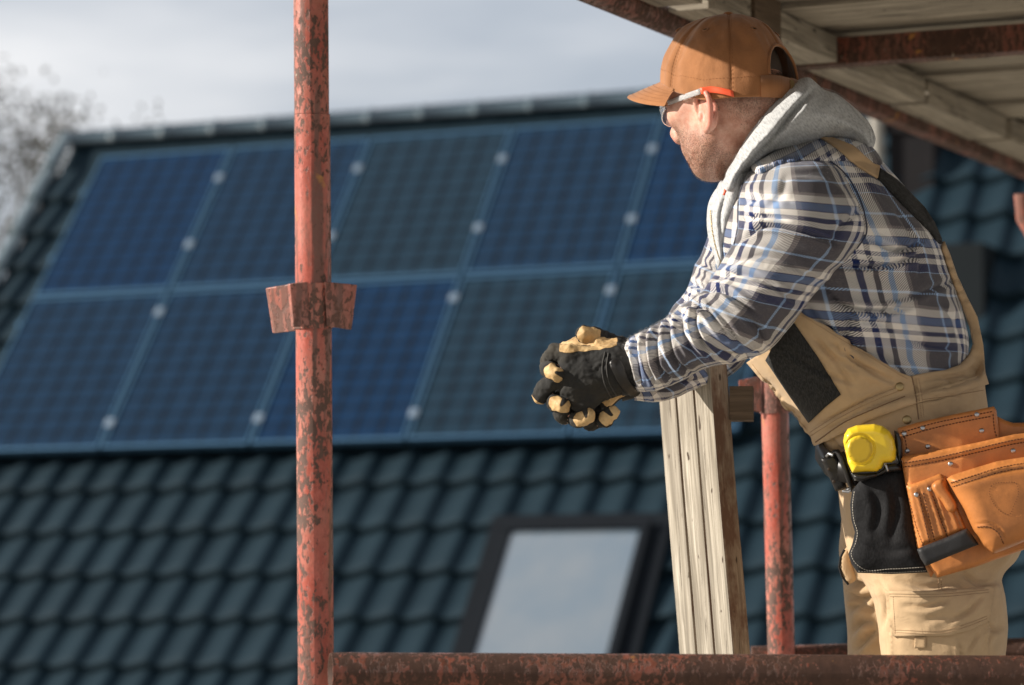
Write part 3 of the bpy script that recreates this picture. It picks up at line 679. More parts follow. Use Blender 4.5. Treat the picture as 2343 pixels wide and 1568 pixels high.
for q in LV:
    for _ in range(26):
        c = q + np.array([rnd.gauss(0, .16) for _ in range(3)]); a = Vector([rnd.gauss(0, 1) for _ in range(3)]).normalized(); b = a.orthogonal().normalized(); a, b = np.array(a) * .045, np.array(b) * .02
        m_.add([c - a, c - b, c + a, c + b], [[0, 1, 2, 3]])
m_.build('crown', mat_plain('pale_twig_leaf', (.07, .065, .05), .8, .4, 2), tr, smooth=False)

# ------------------------------------------------------------------ scaffold
def pole(pts, r, mb=None, n=28, **k): return tube(pts, r, n, mb=mb, **k)
near = empty('scaffold_pole', V(722, 2760, 3.93), 'upright red scaffold pole with flaking paint and a wedge coupler, in the foreground', 'pole')
m_ = MB(); P1 = [V(711.5, y, 3.93) + Vector((0, 0, 0)) for y in (-900, 262)]
zs = lambda y: 711.5 + (y) * 10.5 / 1568
tube([PX(zs(y), y, 3.93) for y in np.linspace(-900, 262, 40)], .0241, 32, mb=m_)
tube([PX(zs(y) + 1, y, 3.93) for y in np.linspace(263, 2760, 80)], .0249, 32, mb=m_)
m_.build('tube', RED, near)
cp = MB()
tube([PX(zs(y) - .3, y, 3.93) for y in np.linspace(648, 752, 8)], .0274, 32, mb=cp, hollow=.8)
cp.build('collar', RED, near)
def plate(px, ds, t=.0035, sh=0):
    f = np.array([PX(x, y, d) for (x, y), d in zip(px, ds)]); b = np.array([PX(x + sh, y, d + t) for (x, y), d in zip(px, ds)]); n = len(f)
    m = MB(); m.add(np.vstack([f, b]), [list(range(n))[::-1], [i + n for i in range(n)]] + [[i, (i + 1) % n, (i + 1) % n + n, i + n] for i in range(n)]); return m
plate([(614, 659), (674, 649), (684, 757), (630, 763)], [3.945, 3.925, 3.925, 3.945], .006, -7).build('lug', RUSTP, near, smooth=False, bevel=.0012)
plate([(742, 645), (817, 652), (804, 755), (748, 747)], [3.905, 3.93, 3.93, 3.905], .005).build('lug', RUSTP, near, smooth=False, bevel=.0012)
plate([(663, 650), (704, 645), (709, 747), (672, 749)], [3.897, 3.902, 3.902, 3.897], .005, -6).build('lug', RUSTP, near, smooth=False, bevel=.0012)
# front guard rail
fr_ = empty('guard_rail', V(1550, 1535, 3.9), 'thick brown rusty guard rail along the bottom, in front of the man', 'rail')
m_ = MB(); tube([PX(x, y, d) for x, y, d in ((756, 1537, 3.8652), (778, 1537, 3.868), (1400, 1537, 3.875), (2050, 1540, 3.885), (2600, 1543, 3.895))], [.0255, .0262, .0245, .0245, .0245], 36, mb=m_, hollow=.86)
m_.build('tube', BROWN, fr_)
# second pole with bracket
far = empty('scaffold_pole', V(1800, 2700, 5.1), 'upright red scaffold pole behind the wooden post, partly hidden by the man', 'pole')
m_ = MB(); zf = lambda y: 1772 + (y - 900) * 16 / 600
tube([PX(zf(y), y, 5.12) for y in np.linspace(200, 2350, 60)], .0246, 28, mb=m_); m_.build('tube', RED, far)
plate([(1690, 871), (1740, 860), (1743, 944), (1727, 942), (1694, 938)], [5.10] * 5, .006).build('lug', RUSTP, far, smooth=False, bevel=.001)
m_ = MB(); tube([PX(zf(y), y, 5.12) for y in (858, 900, 945)], .0275, 24, mb=m_, hollow=.8); m_.build('collar', RUSTP, far)
rr = empty('guard_rail', V(2000, 1490, 5.15), 'thin strip of rusty rear rail behind the man and the second pole', 'rail')
m_ = MB(); tube([PX(1720, 1509, 5.16), PX(2000, 1502, 5.16), PX(2500, 1485, 5.14)], .0243, 24, mb=m_); m_.build('tube', BROWN, rr)
br = empty('brace_tube', V(2400, 800, 6.4), 'short end of a rusty brace tube at the right edge above the tiles', 'brace')
m_ = MB(); tube([PX(2336, 444, 6.4), PX(2341, 500, 6.4), PX(2375, 560, 6.4), PX(2480, 640, 6.4)], .016, 16, mb=m_); m_.build('tube', RUSTP, br)
# upper deck
HD = .95; E2 = np.array([.4325, .9016, 0]); Q2 = np.array([.9016, -.4325, 0])
def onplane(x, y, h): d = PX(x, y, 1.0) - CAMP; return CAMP + d * (h / d[2])
e0 = onplane(1365, 0, HD - .028); e0z = CAMZ + HD
def D(t, q, z): return np.array([e0[0], e0[1], 0]) + E2 * t + Q2 * q + np.array([0, 0, CAMZ + z])
def tq(x, y, h): p = onplane(x, y, h) - e0; return float(p @ E2), float(p @ Q2)
be = empty('deck_edge_tube', tuple(D(0, .026, HD - .026)), 'rusty tube carrying the outer edge of the wooden deck, top left of the cap', 'beam')
t1 = tq(1572, 75, HD - .03)[0]
m_ = MB(); tube([D(t, .026, HD - .026) for t in np.linspace(-2.6, t1, 30)], .0255, 28, mb=m_); m_.build('tube', BROWN, be)
m_ = MB(); box(D((t1 + 4.9) / 2, .022, HD - .022), E2, Q2, (0, 0, 1), (4.9 - t1) / 2, .020, .020, m_); box(D((t1 + 4.9) / 2, .002, HD + .01), E2, Q2, (0, 0, 1), (4.9 - t1) / 2, .003, .05, m_)
be2 = m_.build('angle_profile', BROWN, be, smooth=False, bevel=.002)
deck = empty('scaffold_deck', tuple(D(1, 1, HD)), 'deck of weathered grey planks on a rusty frame above the man', 'deck')
t = -2.75; k = 0
while t < 5.1:
    wd = .235; m_ = MB(); dz = rng.uniform(0, .005) + .011 * (k % 2); L = 1.45 + rng.uniform(-.01, .01); ext = rng.uniform(-.02, .015)
    box(D(t + wd / 2, .05 + ext + L, HD + .055 + dz), Q2, E2, (0, 0, 1), L, wd / 2 - .006, .022, m_)
    m_.build('plank', WOODG, deck, smooth=False, bevel=.003); t += wd; k += 1
tt, tqq = tq(1838, 132, HD)
m_ = MB(); box(D(tt + .0, .05 + 1.4, HD + .004), Q2, E2, (0, 0, 1), 1.4, .025, .027, m_); m_.build('cross_beam', BROWN, deck, smooth=False, bevel=.003)
m_ = MB(); box(D(tt - 1.9, .05 + 1.4, HD + .004), Q2, E2, (0, 0, 1), 1.4, .025, .027, m_); m_.build('cross_beam', BROWN, deck, smooth=False, bevel=.003)
for (a, b) in ((tt - 1.85, tt - .75), (tt - .70, tt - .03), (tt + .04, tt + .56), (tt + .60, tt + 1.22), (tt + 1.26, tt + 2.2), (tt + 2.24, tt + 3.1)):
    m_ = MB(); box(D((a + b) / 2, .095 + rng.uniform(-.004, .004), HD + .006), E2, Q2, (0, 0, 1), (b - a) / 2, .045, .0255, m_); m_.build('edge_board', WOODG, deck, smooth=False, bevel=.003)
m_ = MB(); box(D(t1 + .09, .10, HD + .0), E2, Q2, (0, 0, 1), .07, .05, .045, m_); m_.build('wood_block', WOODD, deck, smooth=False, bevel=.004)
# work platform under the man's feet
FLZ = CAMZ - .93
plat = empty('work_platform', (.6, 4.6, FLZ), 'plank platform the man stands on, below the rail', 'platform')
for i in range(4):
    m_ = MB(); box((.9, 4.05 + i * .30, FLZ - .024), (1, -.06, 0), (.06, 1, 0), (0, 0, 1), 2.2, .145, .022, m_); m_.build('plank', WOODG, plat, smooth=False, bevel=.003)
# wooden post built from three boards
POSTD = 4.46
wp = empty('wooden_post', V(1650, 2600, POSTD), 'weathered wooden post of three pale boards that the man leans on', 'post')
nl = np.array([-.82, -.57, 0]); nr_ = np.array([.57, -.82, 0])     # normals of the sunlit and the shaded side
def post_pt(x, y, d): return PX(x, y, d)
cb = post_pt(1677, 1492, POSTD); ct = post_pt(1623, 822, POSTD); ax = (ct - cb); Lp = np.linalg.norm(ax); ax /= Lp
sc_ = 1 / (FPX / POSTD); bw_ = 39 * sc_ / .57; wd_ = 44 * sc_ / .82
backd = np.array([-.57, .82, 0])                                  # from the corner edge back along the lit side
down = -2.65 + 1.0
for k in range(3):
    m_ = MB(); top_ = [0, .026, .050][k]
    tpt = ct - ax * (top_ + rng.uniform(0, .004)); bpt = cb - ax * .76
    gap = .0022
    q0 = backd * (k * bw_ + gap * (k > 0)); q1 = backd * ((k + 1) * bw_ - gap); inn = -nl * wd_ * .98
    cx = (tpt + bpt) / 2 + (q0 + q1) / 2 + inn / 2; 
    mbx = box(cx, ax, backd, -nl, np.linalg.norm(tpt - bpt) / 2, np.linalg.norm(q1 - q0) / 2, wd_ / 2 * (1 - .02 * k), m_)
    o = mbx.build('board', [WOODL, WOODSH], wp, smooth=False); weld(o)
    bm = bmesh.new(); bm.from_mesh(o.data)
    bmesh.ops.subdivide_edges(bm, edges=[e for e in bm.edges if e.calc_length() > .5], cuts=70)
    bm.normal_update()
    for f in bm.faces:
        n = np.array(f.normal); f.material_index = 1 if n @ nr_ > .6 else 0  # face turned from the sun gets the darker copy
    for v in bm.verts:
        p = np.array(v.co); q = np.array([p[2] * 5, p[0] * 9, k * 3.0]); v.co += Vector((nl * noise3(q) * .0016 + backd * noise3(q + 9) * .0012).tolist())
    bm.to_mesh(o.data); bm.free()
    b_ = o.modifiers.new('bevel', 'BEVEL'); b_.width = .0035; b_.segments = 2; b_.limit_method = 'ANGLE'
m_ = MB(); cc = PX(1697, 925, POSTD + .06); box(cc, (.10, .995, 0), (.995, -.10, 0), (0, 0, 1), .045, .0185, .0265, m_)
m_.build('cross_block', WOODD, wp, smooth=False, bevel=.006)
# ------------------------------------------------------------------ implicit surfaces: one continuous skin
class Field:
    def __init__(s, xs, ys, zs):
        s.x, s.y, s.z = [np.asarray(a, np.float32) for a in (xs, ys, zs)]; s.D = np.full((len(s.x), len(s.y), len(s.z)), 1.0, np.float32)
    def _blk(s, lo, hi):
        return [slice(max(0, np.searchsorted(a, l) - 1), min(len(a), np.searchsorted(a, h) + 1)) for a, l, h in zip((s.x, s.y, s.z), lo, hi)]
    def op(s, fn, lo, hi, k, sub=False):
        m = k + .02; b = s._blk(np.array(lo) - m, np.array(hi) + m)
        if any(q.stop - q.start < 2 for q in b): return
        P_ = np.stack(np.meshgrid(s.x[b[0]], s.y[b[1]], s.z[b[2]], indexing='ij'), -1); d = fn(P_); A = s.D[b[0], b[1], b[2]]
        if sub: A_, B_ = -A, d
        else: A_, B_ = A, d
        h = np.clip(.5 + .5 * (B_ - A_) / max(k, 1e-5), 0, 1); r = B_ * (1 - h) + A_ * h - k * h * (1 - h)
        s.D[b[0], b[1], b[2]] = -r if sub else r
    def cap(s, a, b, ra, rb=None, k=.01, sub=False, flat=None):
        a = np.array(a, float); b = np.array(b, float); rb = ra if rb is None else rb; ab = b - a; l2 = ab @ ab + 1e-12
        def fn(P_):
            q = P_ - a; t = np.clip((q @ ab) / l2, 0, 1); v = q - t[..., None] * ab
            if flat is not None: v = v + flat[0] * (v @ flat[0])[..., None] * (flat[1] - 1)
            return np.sqrt((v ** 2).sum(-1)) - (ra + (rb - ra) * t)
        r = max(ra, rb); s.op(fn, np.minimum(a, b) - r, np.maximum(a, b) + r, k, sub)
    def chain(s, pts, rs, k=.006, **kw):
        for i in range(len(pts) - 1): s.cap(pts[i], pts[i + 1], rs[i], rs[i + 1], k, **kw)
    def ell(s, c, ax, rad, k=.01, sub=False):
        c = np.array(c, float); A = np.array(ax, float); rad = np.array(rad, float); r = rad.max()
        def fn(P_):
            q = (P_ - c) @ A.T; k0 = np.sqrt(((q / rad) ** 2).sum(-1)); k1 = np.sqrt(((q / rad ** 2) ** 2).sum(-1)) + 1e-9; return k0 * (k0 - 1) / k1
        s.op(fn, c - r, c + r, k, sub)
    def mesh(s):
        D_ = s.D; ins = D_ < 0; X, Y, Z = s.x, s.y, s.z
        c = ins[:-1, :-1, :-1].astype(np.int8)
        cnt = sum(ins[i:i + D_.shape[0] - 1, j:j + D_.shape[1] - 1, k:k + D_.shape[2] - 1].astype(np.int8) for i in (0, 1) for j in (0, 1) for k in (0, 1))
        I, J, K = np.nonzero((cnt > 0) & (cnt < 8)); idx = np.full(cnt.shape, -1, np.int64); idx[I, J, K] = np.arange(len(I))
        acc = np.zeros((len(I), 3)); num = np.zeros(len(I)); ax = (X, Y, Z); cells = np.stack([I, J, K], 1)
        for a in range(3):
            o1, o2 = [q for q in range(3) if q != a]
            for u in (0, 1):
                for v in (0, 1):
                    p = cells.copy(); p[:, o1] += u; p[:, o2] += v; q = p.copy(); q[:, a] += 1
                    d0 = D_[p[:, 0], p[:, 1], p[:, 2]]; d1 = D_[q[:, 0], q[:, 1], q[:, 2]]; m = (d0 < 0) != (d1 < 0); t = np.where(m, d0 / (d0 - d1 + 1e-12), 0)
                    pos = np.stack([ax[i][p[:, i]] for i in range(3)], 1).astype(float); pos[:, a] += t * (ax[a][q[:, a]] - ax[a][p[:, a]])
                    acc += np.where(m[:, None], pos, 0); num += m
        V_ = acc / np.maximum(num, 1)[:, None]; F_ = []
        for a in range(3):
            o1, o2 = (a + 1) % 3, (a + 2) % 3
            sl0 = [slice(1, -1)] * 3; sl0[a] = slice(0, -1); sl1 = list(sl0); sl1[a] = slice(1, None)
            A = ins[tuple(sl0)]; B = ins[tuple(sl1)]; e = np.argwhere(A != B); base = e.copy(); 
            for q in (o1, o2): base[:, q] += 1
            sg = A[tuple(e.T)]
            def cell(d1, d2):
                p = base.copy(); p[:, o1] += d1; p[:, o2] += d2; return idx[p[:, 0], p[:, 1], p[:, 2]]
            q = np.stack([cell(-1, -1), cell(0, -1), cell(0, 0), cell(-1, 0)], 1); q = np.where(sg[:, None], q, q[:, ::-1]); F_.append(q)
        F_ = np.concatenate(F_); F_ = F_[(F_ >= 0).all(1)]
        return V_, F_
def smooth_mesh(V_, F_, it=2, lam=.5):
    e = np.vstack([F_[:, [0, 1]], F_[:, [1, 2]], F_[:, [2, 3]], F_[:, [3, 0]]])
    for _ in range(it):
        a = np.zeros_like(V_); n = np.zeros(len(V_)); np.add.at(a, e[:, 0], V_[e[:, 1]]); np.add.at(a, e[:, 1], V_[e[:, 0]]); np.add.at(n, e[:, 0], 1); np.add.at(n, e[:, 1], 1)
        V_ = V_ * (1 - lam) + lam * a / np.maximum(n, 1)[:, None]
    return V_
def dense(segs):
    """segs: (start, end, step) -> increasing coordinates"""
    return np.unique(np.round(np.concatenate([np.arange(a, b, s) for a, b, s in segs]), 6))

person = empty('person', tuple(PX(2060, 2560, 4.45)), 'man in brown cap, plaid shirt and tan overalls leaning on a wooden post', 'person')
# head frame: f forwards, l towards his left ear, u up
YAW, HP = math.radians(42), math.radians(13)
f0 = np.array([-math.cos(YAW), math.sin(YAW), 0]); l0 = np.array([-math.sin(YAW), -math.cos(YAW), 0]); u0 = np.array([0, 0, 1.0]); CY = math.radians(36); cf0 = np.array([-math.cos(CY), math.sin(CY), 0]); cl0 = np.array([-math.sin(CY), -math.cos(CY), 0])
hf = math.cos(HP) * f0 - math.sin(HP) * u0; hu_ = math.cos(HP) * u0 + math.sin(HP) * f0; hl = l0
HC = PX(1670, 250, 4.40); HAX = np.stack([hf, hl, hu_])
def H(f, l, u):
    u = u + .010 * min(1, max(0, f / .05)); f = f * (.90 if f > 0 else 1)
    return HC + hf * f + hl * l + hu_ * u
def AX(fwd, up):
    f = np.array(fwd, float); f /= np.linalg.norm(f); u = np.array(up, float); u -= f * (u @ f); u /= np.linalg.norm(u); return np.stack([f, np.cross(u, f), u])

# hand chains, reused for the bare hands and for the gloves.  rows of (x, y, depth) in the clasp
HN, HFD = 4.285, 4.372      # near hand (his left), far hand (his right)
LH = dict(wrist=PX(1452, 842, HN + .018), palm=[PX(1405, 845, HN + .008), PX(1345, 858, HN), PX(1312, 868, HN + .004)],
    fingers=[ # index, middle, ring, little: knuckle, middle joint, last joint, tip
        [PX(1304, 812, HN + .002), PX(1270, 808, HN + .012), PX(1258, 826, HN + .046), PX(1268, 842, HN + .066)],
        [PX(1300, 852, HN - .002), PX(1268, 872, HN + .000), PX(1246, 890, HN + .012), PX(1236, 906, HN + .022)],
        [PX(1306, 892, HN - .001), PX(1292, 925, HN + .016), PX(1286, 946, HN + .034), PX(1290, 956, HN + .052)],
        [PX(1334, 925, HN + .004), PX(1344, 952, HN + .014), PX(1350, 966, HN + .030), PX(1356, 968, HN + .044)]],
    thumb=[PX(1412, 806, HN + .028), PX(1370, 796, HN + .036), PX(1325, 795, HN + .048), PX(1300, 800, HN + .058)], rad=[.0118, .0118, .0112, .0105])
RH = dict(wrist=PX(1455, 852, HFD + .02), palm=[PX(1405, 850, HFD), PX(1345, 865, HFD + .002), PX(1312, 875, HFD)],
    fingers=[ # the far hand's fingers come through between the near hand's and curl over its back
        [PX(1290, 850, HFD), PX(1256, 842, HFD - .045), PX(1262, 850, HN - .004), PX(1272, 856, HN - .014)],
        [PX(1300, 900, HFD), PX(1270, 915, HFD - .045), PX(1272, 922, HN + .002), PX(1287, 928, HN - .012)],
        [PX(1330, 930, HFD), PX(1315, 955, HFD - .045), PX(1326, 960, HN + .002), PX(1344, 952, HN - .010)],
        [PX(1368, 930, HFD), PX(1372, 958, HFD - .045), PX(1384, 960, HN + .010), PX(1400, 946, HN + .004)]],
    thumb=[PX(1415, 800, HFD - .02), PX(1385, 785, HFD - .035), PX(1358, 773, HFD - .045), PX(1338, 766, HFD - .052)], rad=[.0118, .0116, .0112, .0105])
def hand_field(F, Hd, g, sgn, k1=.004):
    """palm, five fingers and a thumb; g grows every radius (glove thickness)"""
    pl = [Hd['wrist']] + Hd['palm']; up = PX(0, 0, 4.3) - PX(0, 100, 4.3); up /= np.linalg.norm(up)
    F.cap(pl[0], pl[1], .029 + g, .035 + g, .012); 
    kn = [f[0] for f in Hd['fingers']]
    for i, q in enumerate(kn): F.cap(pl[1] + (q - pl[2]) * .38 + VIEW * sgn * .004, q, .0155 + g, .0125 + g, .014)
    F.cap(kn[0], kn[1], .012 + g, .012 + g, .008); F.cap(kn[1], kn[2], .012 + g, .012 + g, .008); F.cap(kn[2], kn[3], .012 + g, .011 + g, .008)
    F.cap(pl[1], pl[2], .030 + g, .024 + g, .014)
    th = Hd['thumb']; F.cap(pl[1], th[0], .022 + g, .017 + g, .012); F.chain(th, [.0165 + g, .0138 + g, .0125 + g, .0112 + g], .006)
    for i, f in enumerate(Hd['fingers']):
        r = Hd['rad'][i] + g * .9; F.chain(f, [r * 1.04, r * 1.0, r * .95, r * .88], k1)

xlo, xhi = PX(1215, 800, 4.4)[0], PX(2420, 800, 4.6)[0]
hx0, hx1 = HC[0] - .135, HC[0] + .12; gx0, gx1 = PX(1218, 0, 4.3)[0], PX(1470, 0, 4.3)[0]
xs = dense([(xlo - .02, gx1 + .02, .0042), (gx1 + .02, hx0, .011), (hx0, hx1, .0021), (hx1, xhi + .1, .011)])
ys = dense([(4.02, 4.24, .011), (4.24, HC[1] + .12, .0026), (HC[1] + .12, 4.86, .011)])
zh0, zh1 = HC[2] - .145, HC[2] + .15; zg0, zg1 = PX(0, 1000, 4.3)[2], PX(0, 740, 4.3)[2]
zs_ = dense([(FLZ - .02, zg0, .013), (zg0, zg1, .0042), (zg1, zh0, .011), (zh0, zh1, .0021), (zh1, zh1 + .05, .01)])
B = Field(xs, ys, zs_)
# skull, face
B.ell(H(-.001, 0, .044), HAX, (.094, .075, .083), .01)
B.ell(H(.040, 0, .020), HAX, (.062, .066, .080), .02)
B.ell(H(.042, 0, -.035), HAX, (.048, .046, .062), .025)
B.ell(H(.058, 0, -.058), HAX, (.038, .034, .040), .02)
B.ell(H(.062, 0, -.084), HAX, (.019, .023, .017), .018)
for s_ in (1, -1):
    B.chain([H(.000, s_ * .058, -.015), H(.008, s_ * .050, -.054), H(.042, s_ * .031, -.080), H(.062, s_ * .012, -.088)], [.016, .015, .013, .013], .022)
    B.ell(H(.060, s_ * .046, -.006), HAX, (.026, .022, .018), .02)
    B.ell(H(.030, s_ * .041, -.046), HAX, (.032, .020, .034), .02)
    B.cap(H(.088, s_ * .020, .036), H(.072, s_ * .048, .032), .009, .008, .012)
    B.ell(H(.098, s_ * .032, .014), HAX, (.016, .019, .013), .012, sub=True)
    B.ell(H(.078, s_ * .032, .014), HAX, (.014, .016, .0125), .004)
    B.cap(H(.094, s_ * .020, .006), H(.084, s_ * .046, .004), .003, .003, .004)
    B.ell(H(.103, s_ * .012, -.025), HAX, (.013, .009, .008), .006)
B.chain([H(.090, 0, .030), H(.104, 0, .010), H(.1185, 0, -.014), H(.116, 0, -.024)], [.008, .008, .0100, .009], .010)
B.ell(H(.079, 0, -.050), HAX, (.018, .030, .014), .012)
B.cap(H(.090, -.018, -.055), H(.090, .018, -.055), .005, .005, .006); B.cap(H(.088, -.016, -.064), H(.088, .016, -.064), .0055, .0055, .006)
B.cap(H(.098, -.02, -.0595), H(.098, .02, -.0595), .002, .002, .003, sub=True)
# neck and upper spine
nk = [H(-.030, 0, -.005), PX(1722, 330, 4.43), PX(1775, 410, 4.47), PX(1830, 470, 4.48)]
B.chain(nk, [.057, .055, .063, .078], .022)
B.cap(H(-.005, .050, -.045), PX(1720, 395, 4.40), .014, .016, .018); B.cap(H(-.072, 0, .0), PX(1790, 380, 4.46), .030, .045, .02)
# ear (his left, nearer) and the far ear: bowl, rim, lobe, tragus
for s_ in (1, -1):
    eu_ = hl * s_ * .80 - hf * .60; eu_ /= np.linalg.norm(eu_)       # how the plate leans out from the head
    ef = np.cross(hu_, eu_) * -s_; ef = hf * .80 + hl * s_ * .60; ef /= np.linalg.norm(ef)
    def EP(a, b, c): return H(-.002, s_ * .0745, -.018) + (-ef) * a * 0 + ((hl * s_ * .22 - hf * .975) * a * 1.34 + hu_ * b + (hl * s_ * .975 + hf * .22) * c)
    earax = np.stack([(hl * s_ * .22 - hf * .975), (hl * s_ * .975 + hf * .22), hu_])
    B.ell(EP(.010, 0, -.001), earax, (.021, .0075, .030), .006)
    rim = [EP(-.006, .010, .003), EP(-.004, .022, .006), EP(.006, .031, .010), EP(.017, .030, .013), EP(.025, .020, .014), EP(.026, .005, .013), EP(.021, -.010, .010), EP(.013, -.022, .005), EP(.004, -.028, .003)]
    B.chain(smooth_line(rim, 18), [.0042] * 14 + [.0044, .0048, .0054, .0058], .0028)
    B.chain(smooth_line([EP(.006, .020, .004), EP(.014, .012, .006), EP(.016, .0, .006), EP(.010, -.012, .005)], 8), [.0022] * 8, .003)
    B.ell(EP(.004, -.001, .0105), earax, (.010, .0085, .0135), .004, sub=True)
    B.ell(EP(.012, .017, .0105), earax, (.006, .0055, .009), .003, sub=True)
    B.ell(EP(-.003, -.003, .003), earax, (.005, .004, .007), .003)
# trunk, arms, legs under the clothes
def cp_(x, y, d): return PX(x, y, d)
sp = [cp_(1830, 470, 4.46), cp_(1890, 560, 4.47), cp_(1950, 700, 4.46), cp_(2000, 840, 4.45), cp_(2060, 980, 4.44), cp_(2120, 1100, 4.44)]
B.chain(sp, [.095, .125, .125, .112, .115, .12], .04)
B.cap(cp_(1835, 470, 4.33), cp_(1835, 470, 4.62), .055, .055, .05); B.cap(cp_(1900, 600, 4.38), cp_(1900, 600, 4.56), .10, .10, .05)
B.cap(cp_(2110, 1130, 4.34), cp_(2110, 1130, 4.56), .105, .105, .05); B.ell(cp_(2200, 1150, 4.38), np.eye(3), (.08, .1, .1), .05); B.ell(cp_(2200, 1150, 4.54), np.eye(3), (.08, .1, .1), .05)
B.chain([cp_(1830, 455, 4.30), cp_(1775, 590, 4.245), cp_(1690, 742, 4.232)], [.056, .045, .034], .03)
B.chain([cp_(1690, 742, 4.232), cp_(1590, 785, 4.25), cp_(1452, 842, HN + .018)], [.034, .034, .025], .015)
B.chain([cp_(1760, 470, 4.60), cp_(1680, 640, 4.60), cp_(1630, 785, 4.56)], [.055, .045, .038], .03)
B.chain([cp_(1630, 785, 4.56), cp_(1540, 815, 4.47), cp_(1455, 852, HFD + .02)], [.038, .034, .026], .015)
B.chain([cp_(2120, 1180, 4.35), cp_(2150, 1480, 4.34), cp_(2150, 1860, 4.36), cp_(2150, 2200, 4.38), cp_(2140, 2500, 4.38)], [.080, .070, .055, .050, .040], .03)
B.chain([cp_(2080, 1180, 4.55), cp_(2040, 1480, 4.58), cp_(2012, 1860, 4.60), cp_(2020, 2200, 4.62), cp_(2020, 2500, 4.62)], [.075, .052, .048, .046, .040], .03)
B.cap(cp_(2140, 2520, 4.37), cp_(2040, 2545, 4.36), .030, .024, .02); B.cap(cp_(2020, 2520, 4.62), cp_(1915, 2545, 4.62), .030, .024, .02)
hand_field(B, LH, 0.0, -1); hand_field(B, RH, 0.0, 1)
bv_, bf_ = B.mesh(); bv_ = smooth_mesh(bv_, bf_, 2, .5)
body = mk('body', bv_, bf_, SKIN, person)
q = (bv_ - HC) @ HAX.T; F_, L_, U_ = q[:, 0], q[:, 1], q[:, 2]
bd_ = np.clip((-.022 - U_ + .5 * np.clip(F_ - .02, -.05, .1)) / .022, 0, 1) * np.clip((U_ + .118) / .02, 0, 1) * np.clip((F_ + .022) / .02, 0, 1) * np.clip((.102 - F_) / .01, 0, 1)
nap_ = np.clip((-F_ - .025) / .035, 0, 1) * (U_ > -.05) * (U_ < .035) * np.clip((U_ + .05) / .05, 0, 1) * (F_ > -.12) * (np.abs(L_) < .074); 
bd_ *= np.clip(1.25 - .8 * np.clip((F_ - .085) / .02, 0, 1) * (U_ > -.07), 0, 1)
ear_ = 1.1 * np.exp(-(((F_ + .022) / .024) ** 2 + ((np.abs(L_) - .093) / .014) ** 2 + ((U_ + .008) / .045) ** 2)) + np.exp(-(((F_ - .115) / .012) ** 2 + ((U_ + .02) / .012) ** 2))
for nm, val in (('beard', np.maximum(bd_, .75 * nap_)), ('flush', np.clip(ear_ * .9, 0, 1))):
    at = body.data.attributes.new(nm, 'FLOAT', 'POINT'); at.data.foreach_set('value', val.astype(np.float32))
BODYBVH = BVHTree.FromPolygons([Vector(p) for p in bv_[:].tolist()], bf_.tolist())
for s_ in (1, -1):
    m_ = MB(); c = H(.0795, s_ * .032, .0135); th = np.linspace(0, 2 * np.pi, 17)[:-1]
    a_, b_ = hl, hu_; vs = []
    for lat in np.linspace(0, np.pi / 2, 8): vs += [c + .0122 * (math.cos(lat) * hf + math.sin(lat) * (math.cos(t) * a_ + math.sin(t) * b_)) for t in th]
    m_.add(vs, [[i * 16 + j, i * 16 + (j + 1) % 16, (i + 1) * 16 + (j + 1) % 16, (i + 1) * 16 + j] for i in range(7) for j in range(16)], m=0)
    m_.fm = [1 if i < 48 else 0 for i in range(len(m_.fm))]
    m_.build('eye', [EYEW, HAIR], person)
# hair: cropped cap of hair, and the short hairs on nape, temples and jaw
hv = []; nl_, na_ = 26, 64
for i in range(nl_):
    el = math.radians(-8 + 98 * i / (nl_ - 1))
    for j in range(na_):
        az = 2 * math.pi * j / na_; d = np.array([math.cos(el) * math.cos(az), math.cos(el) * math.sin(az), math.sin(el)]); hv.append(H(-.001 + .0960 * d[0], .0768 * d[1], .044 + .085 * d[2]))
hv = np.array(hv); keep = []
for i in range(nl_ - 1):
    for j in range(na_):
        az = (2 * math.pi * (j + .5) / na_); el = -8 + 98 * i / (nl_ - 1); lim = 26 if math.cos(az) > .55 else (10 if abs(math.sin(az)) > .75 else -8)
        if el >= lim: keep.append([i * na_ + j, i * na_ + (j + 1) % na_, (i + 1) * na_ + (j + 1) % na_, (i + 1) * na_ + j])
mk('hair', hv, keep, HAIR, person)
def stubble(name, n, cond, length, wid, mat, seed, lean):
    r = np.random.default_rng(seed); P_ = bv_[bf_].mean(1); q = (P_ - HC) @ HAX.T; w_ = cond(q[:, 0], q[:, 1], q[:, 2]); e1 = bv_[bf_[:, 1]] - bv_[bf_[:, 0]]; e2 = bv_[bf_[:, 3]] - bv_[bf_[:, 0]]
    nn = np.cross(e1, e2); ar = np.linalg.norm(nn, axis=1); nn /= ar[:, None] + 1e-12; w_ = w_ * ar; w_ /= w_.sum(); k = r.choice(len(P_), n, p=w_)
    b = P_[k] + e1[k] * (r.random((n, 1)) - .5) + e2[k] * (r.random((n, 1)) - .5); d = nn[k] * .8 + lean + r.normal(0, .28, (n, 3)); d /= np.linalg.norm(d, axis=1)[:, None]
    L_ = length * r.uniform(.5, 1.2, (n, 1)); s = np.cross(d, VIEW); s /= np.linalg.norm(s, axis=1)[:, None] + 1e-9; s2 = np.cross(d, s)
    v = np.stack([b - nn[k] * .0004 + s * wid, b - nn[k] * .0004 - s * wid, b + s2 * wid * 1.2, b + d * L_], 1).reshape(-1, 3); i0 = np.arange(n)[:, None] * 4
    f = np.concatenate([i0 + [0, 1, 3], i0 + [1, 2, 3], i0 + [2, 0, 3]]); return mk(name, v, f, mat, person, smooth=False)
fbd = lambda f, l, u: (np.clip((-.030 - u + .5 * np.clip(f - .02, -.05, .1)) / .02, 0, 1) * np.clip((u + .116) / .02, 0, 1) * np.clip((f + .012) / .02, 0, 1) * (f < .112) * (u < -.005) * (.35 + .65 * (u < -.06)))
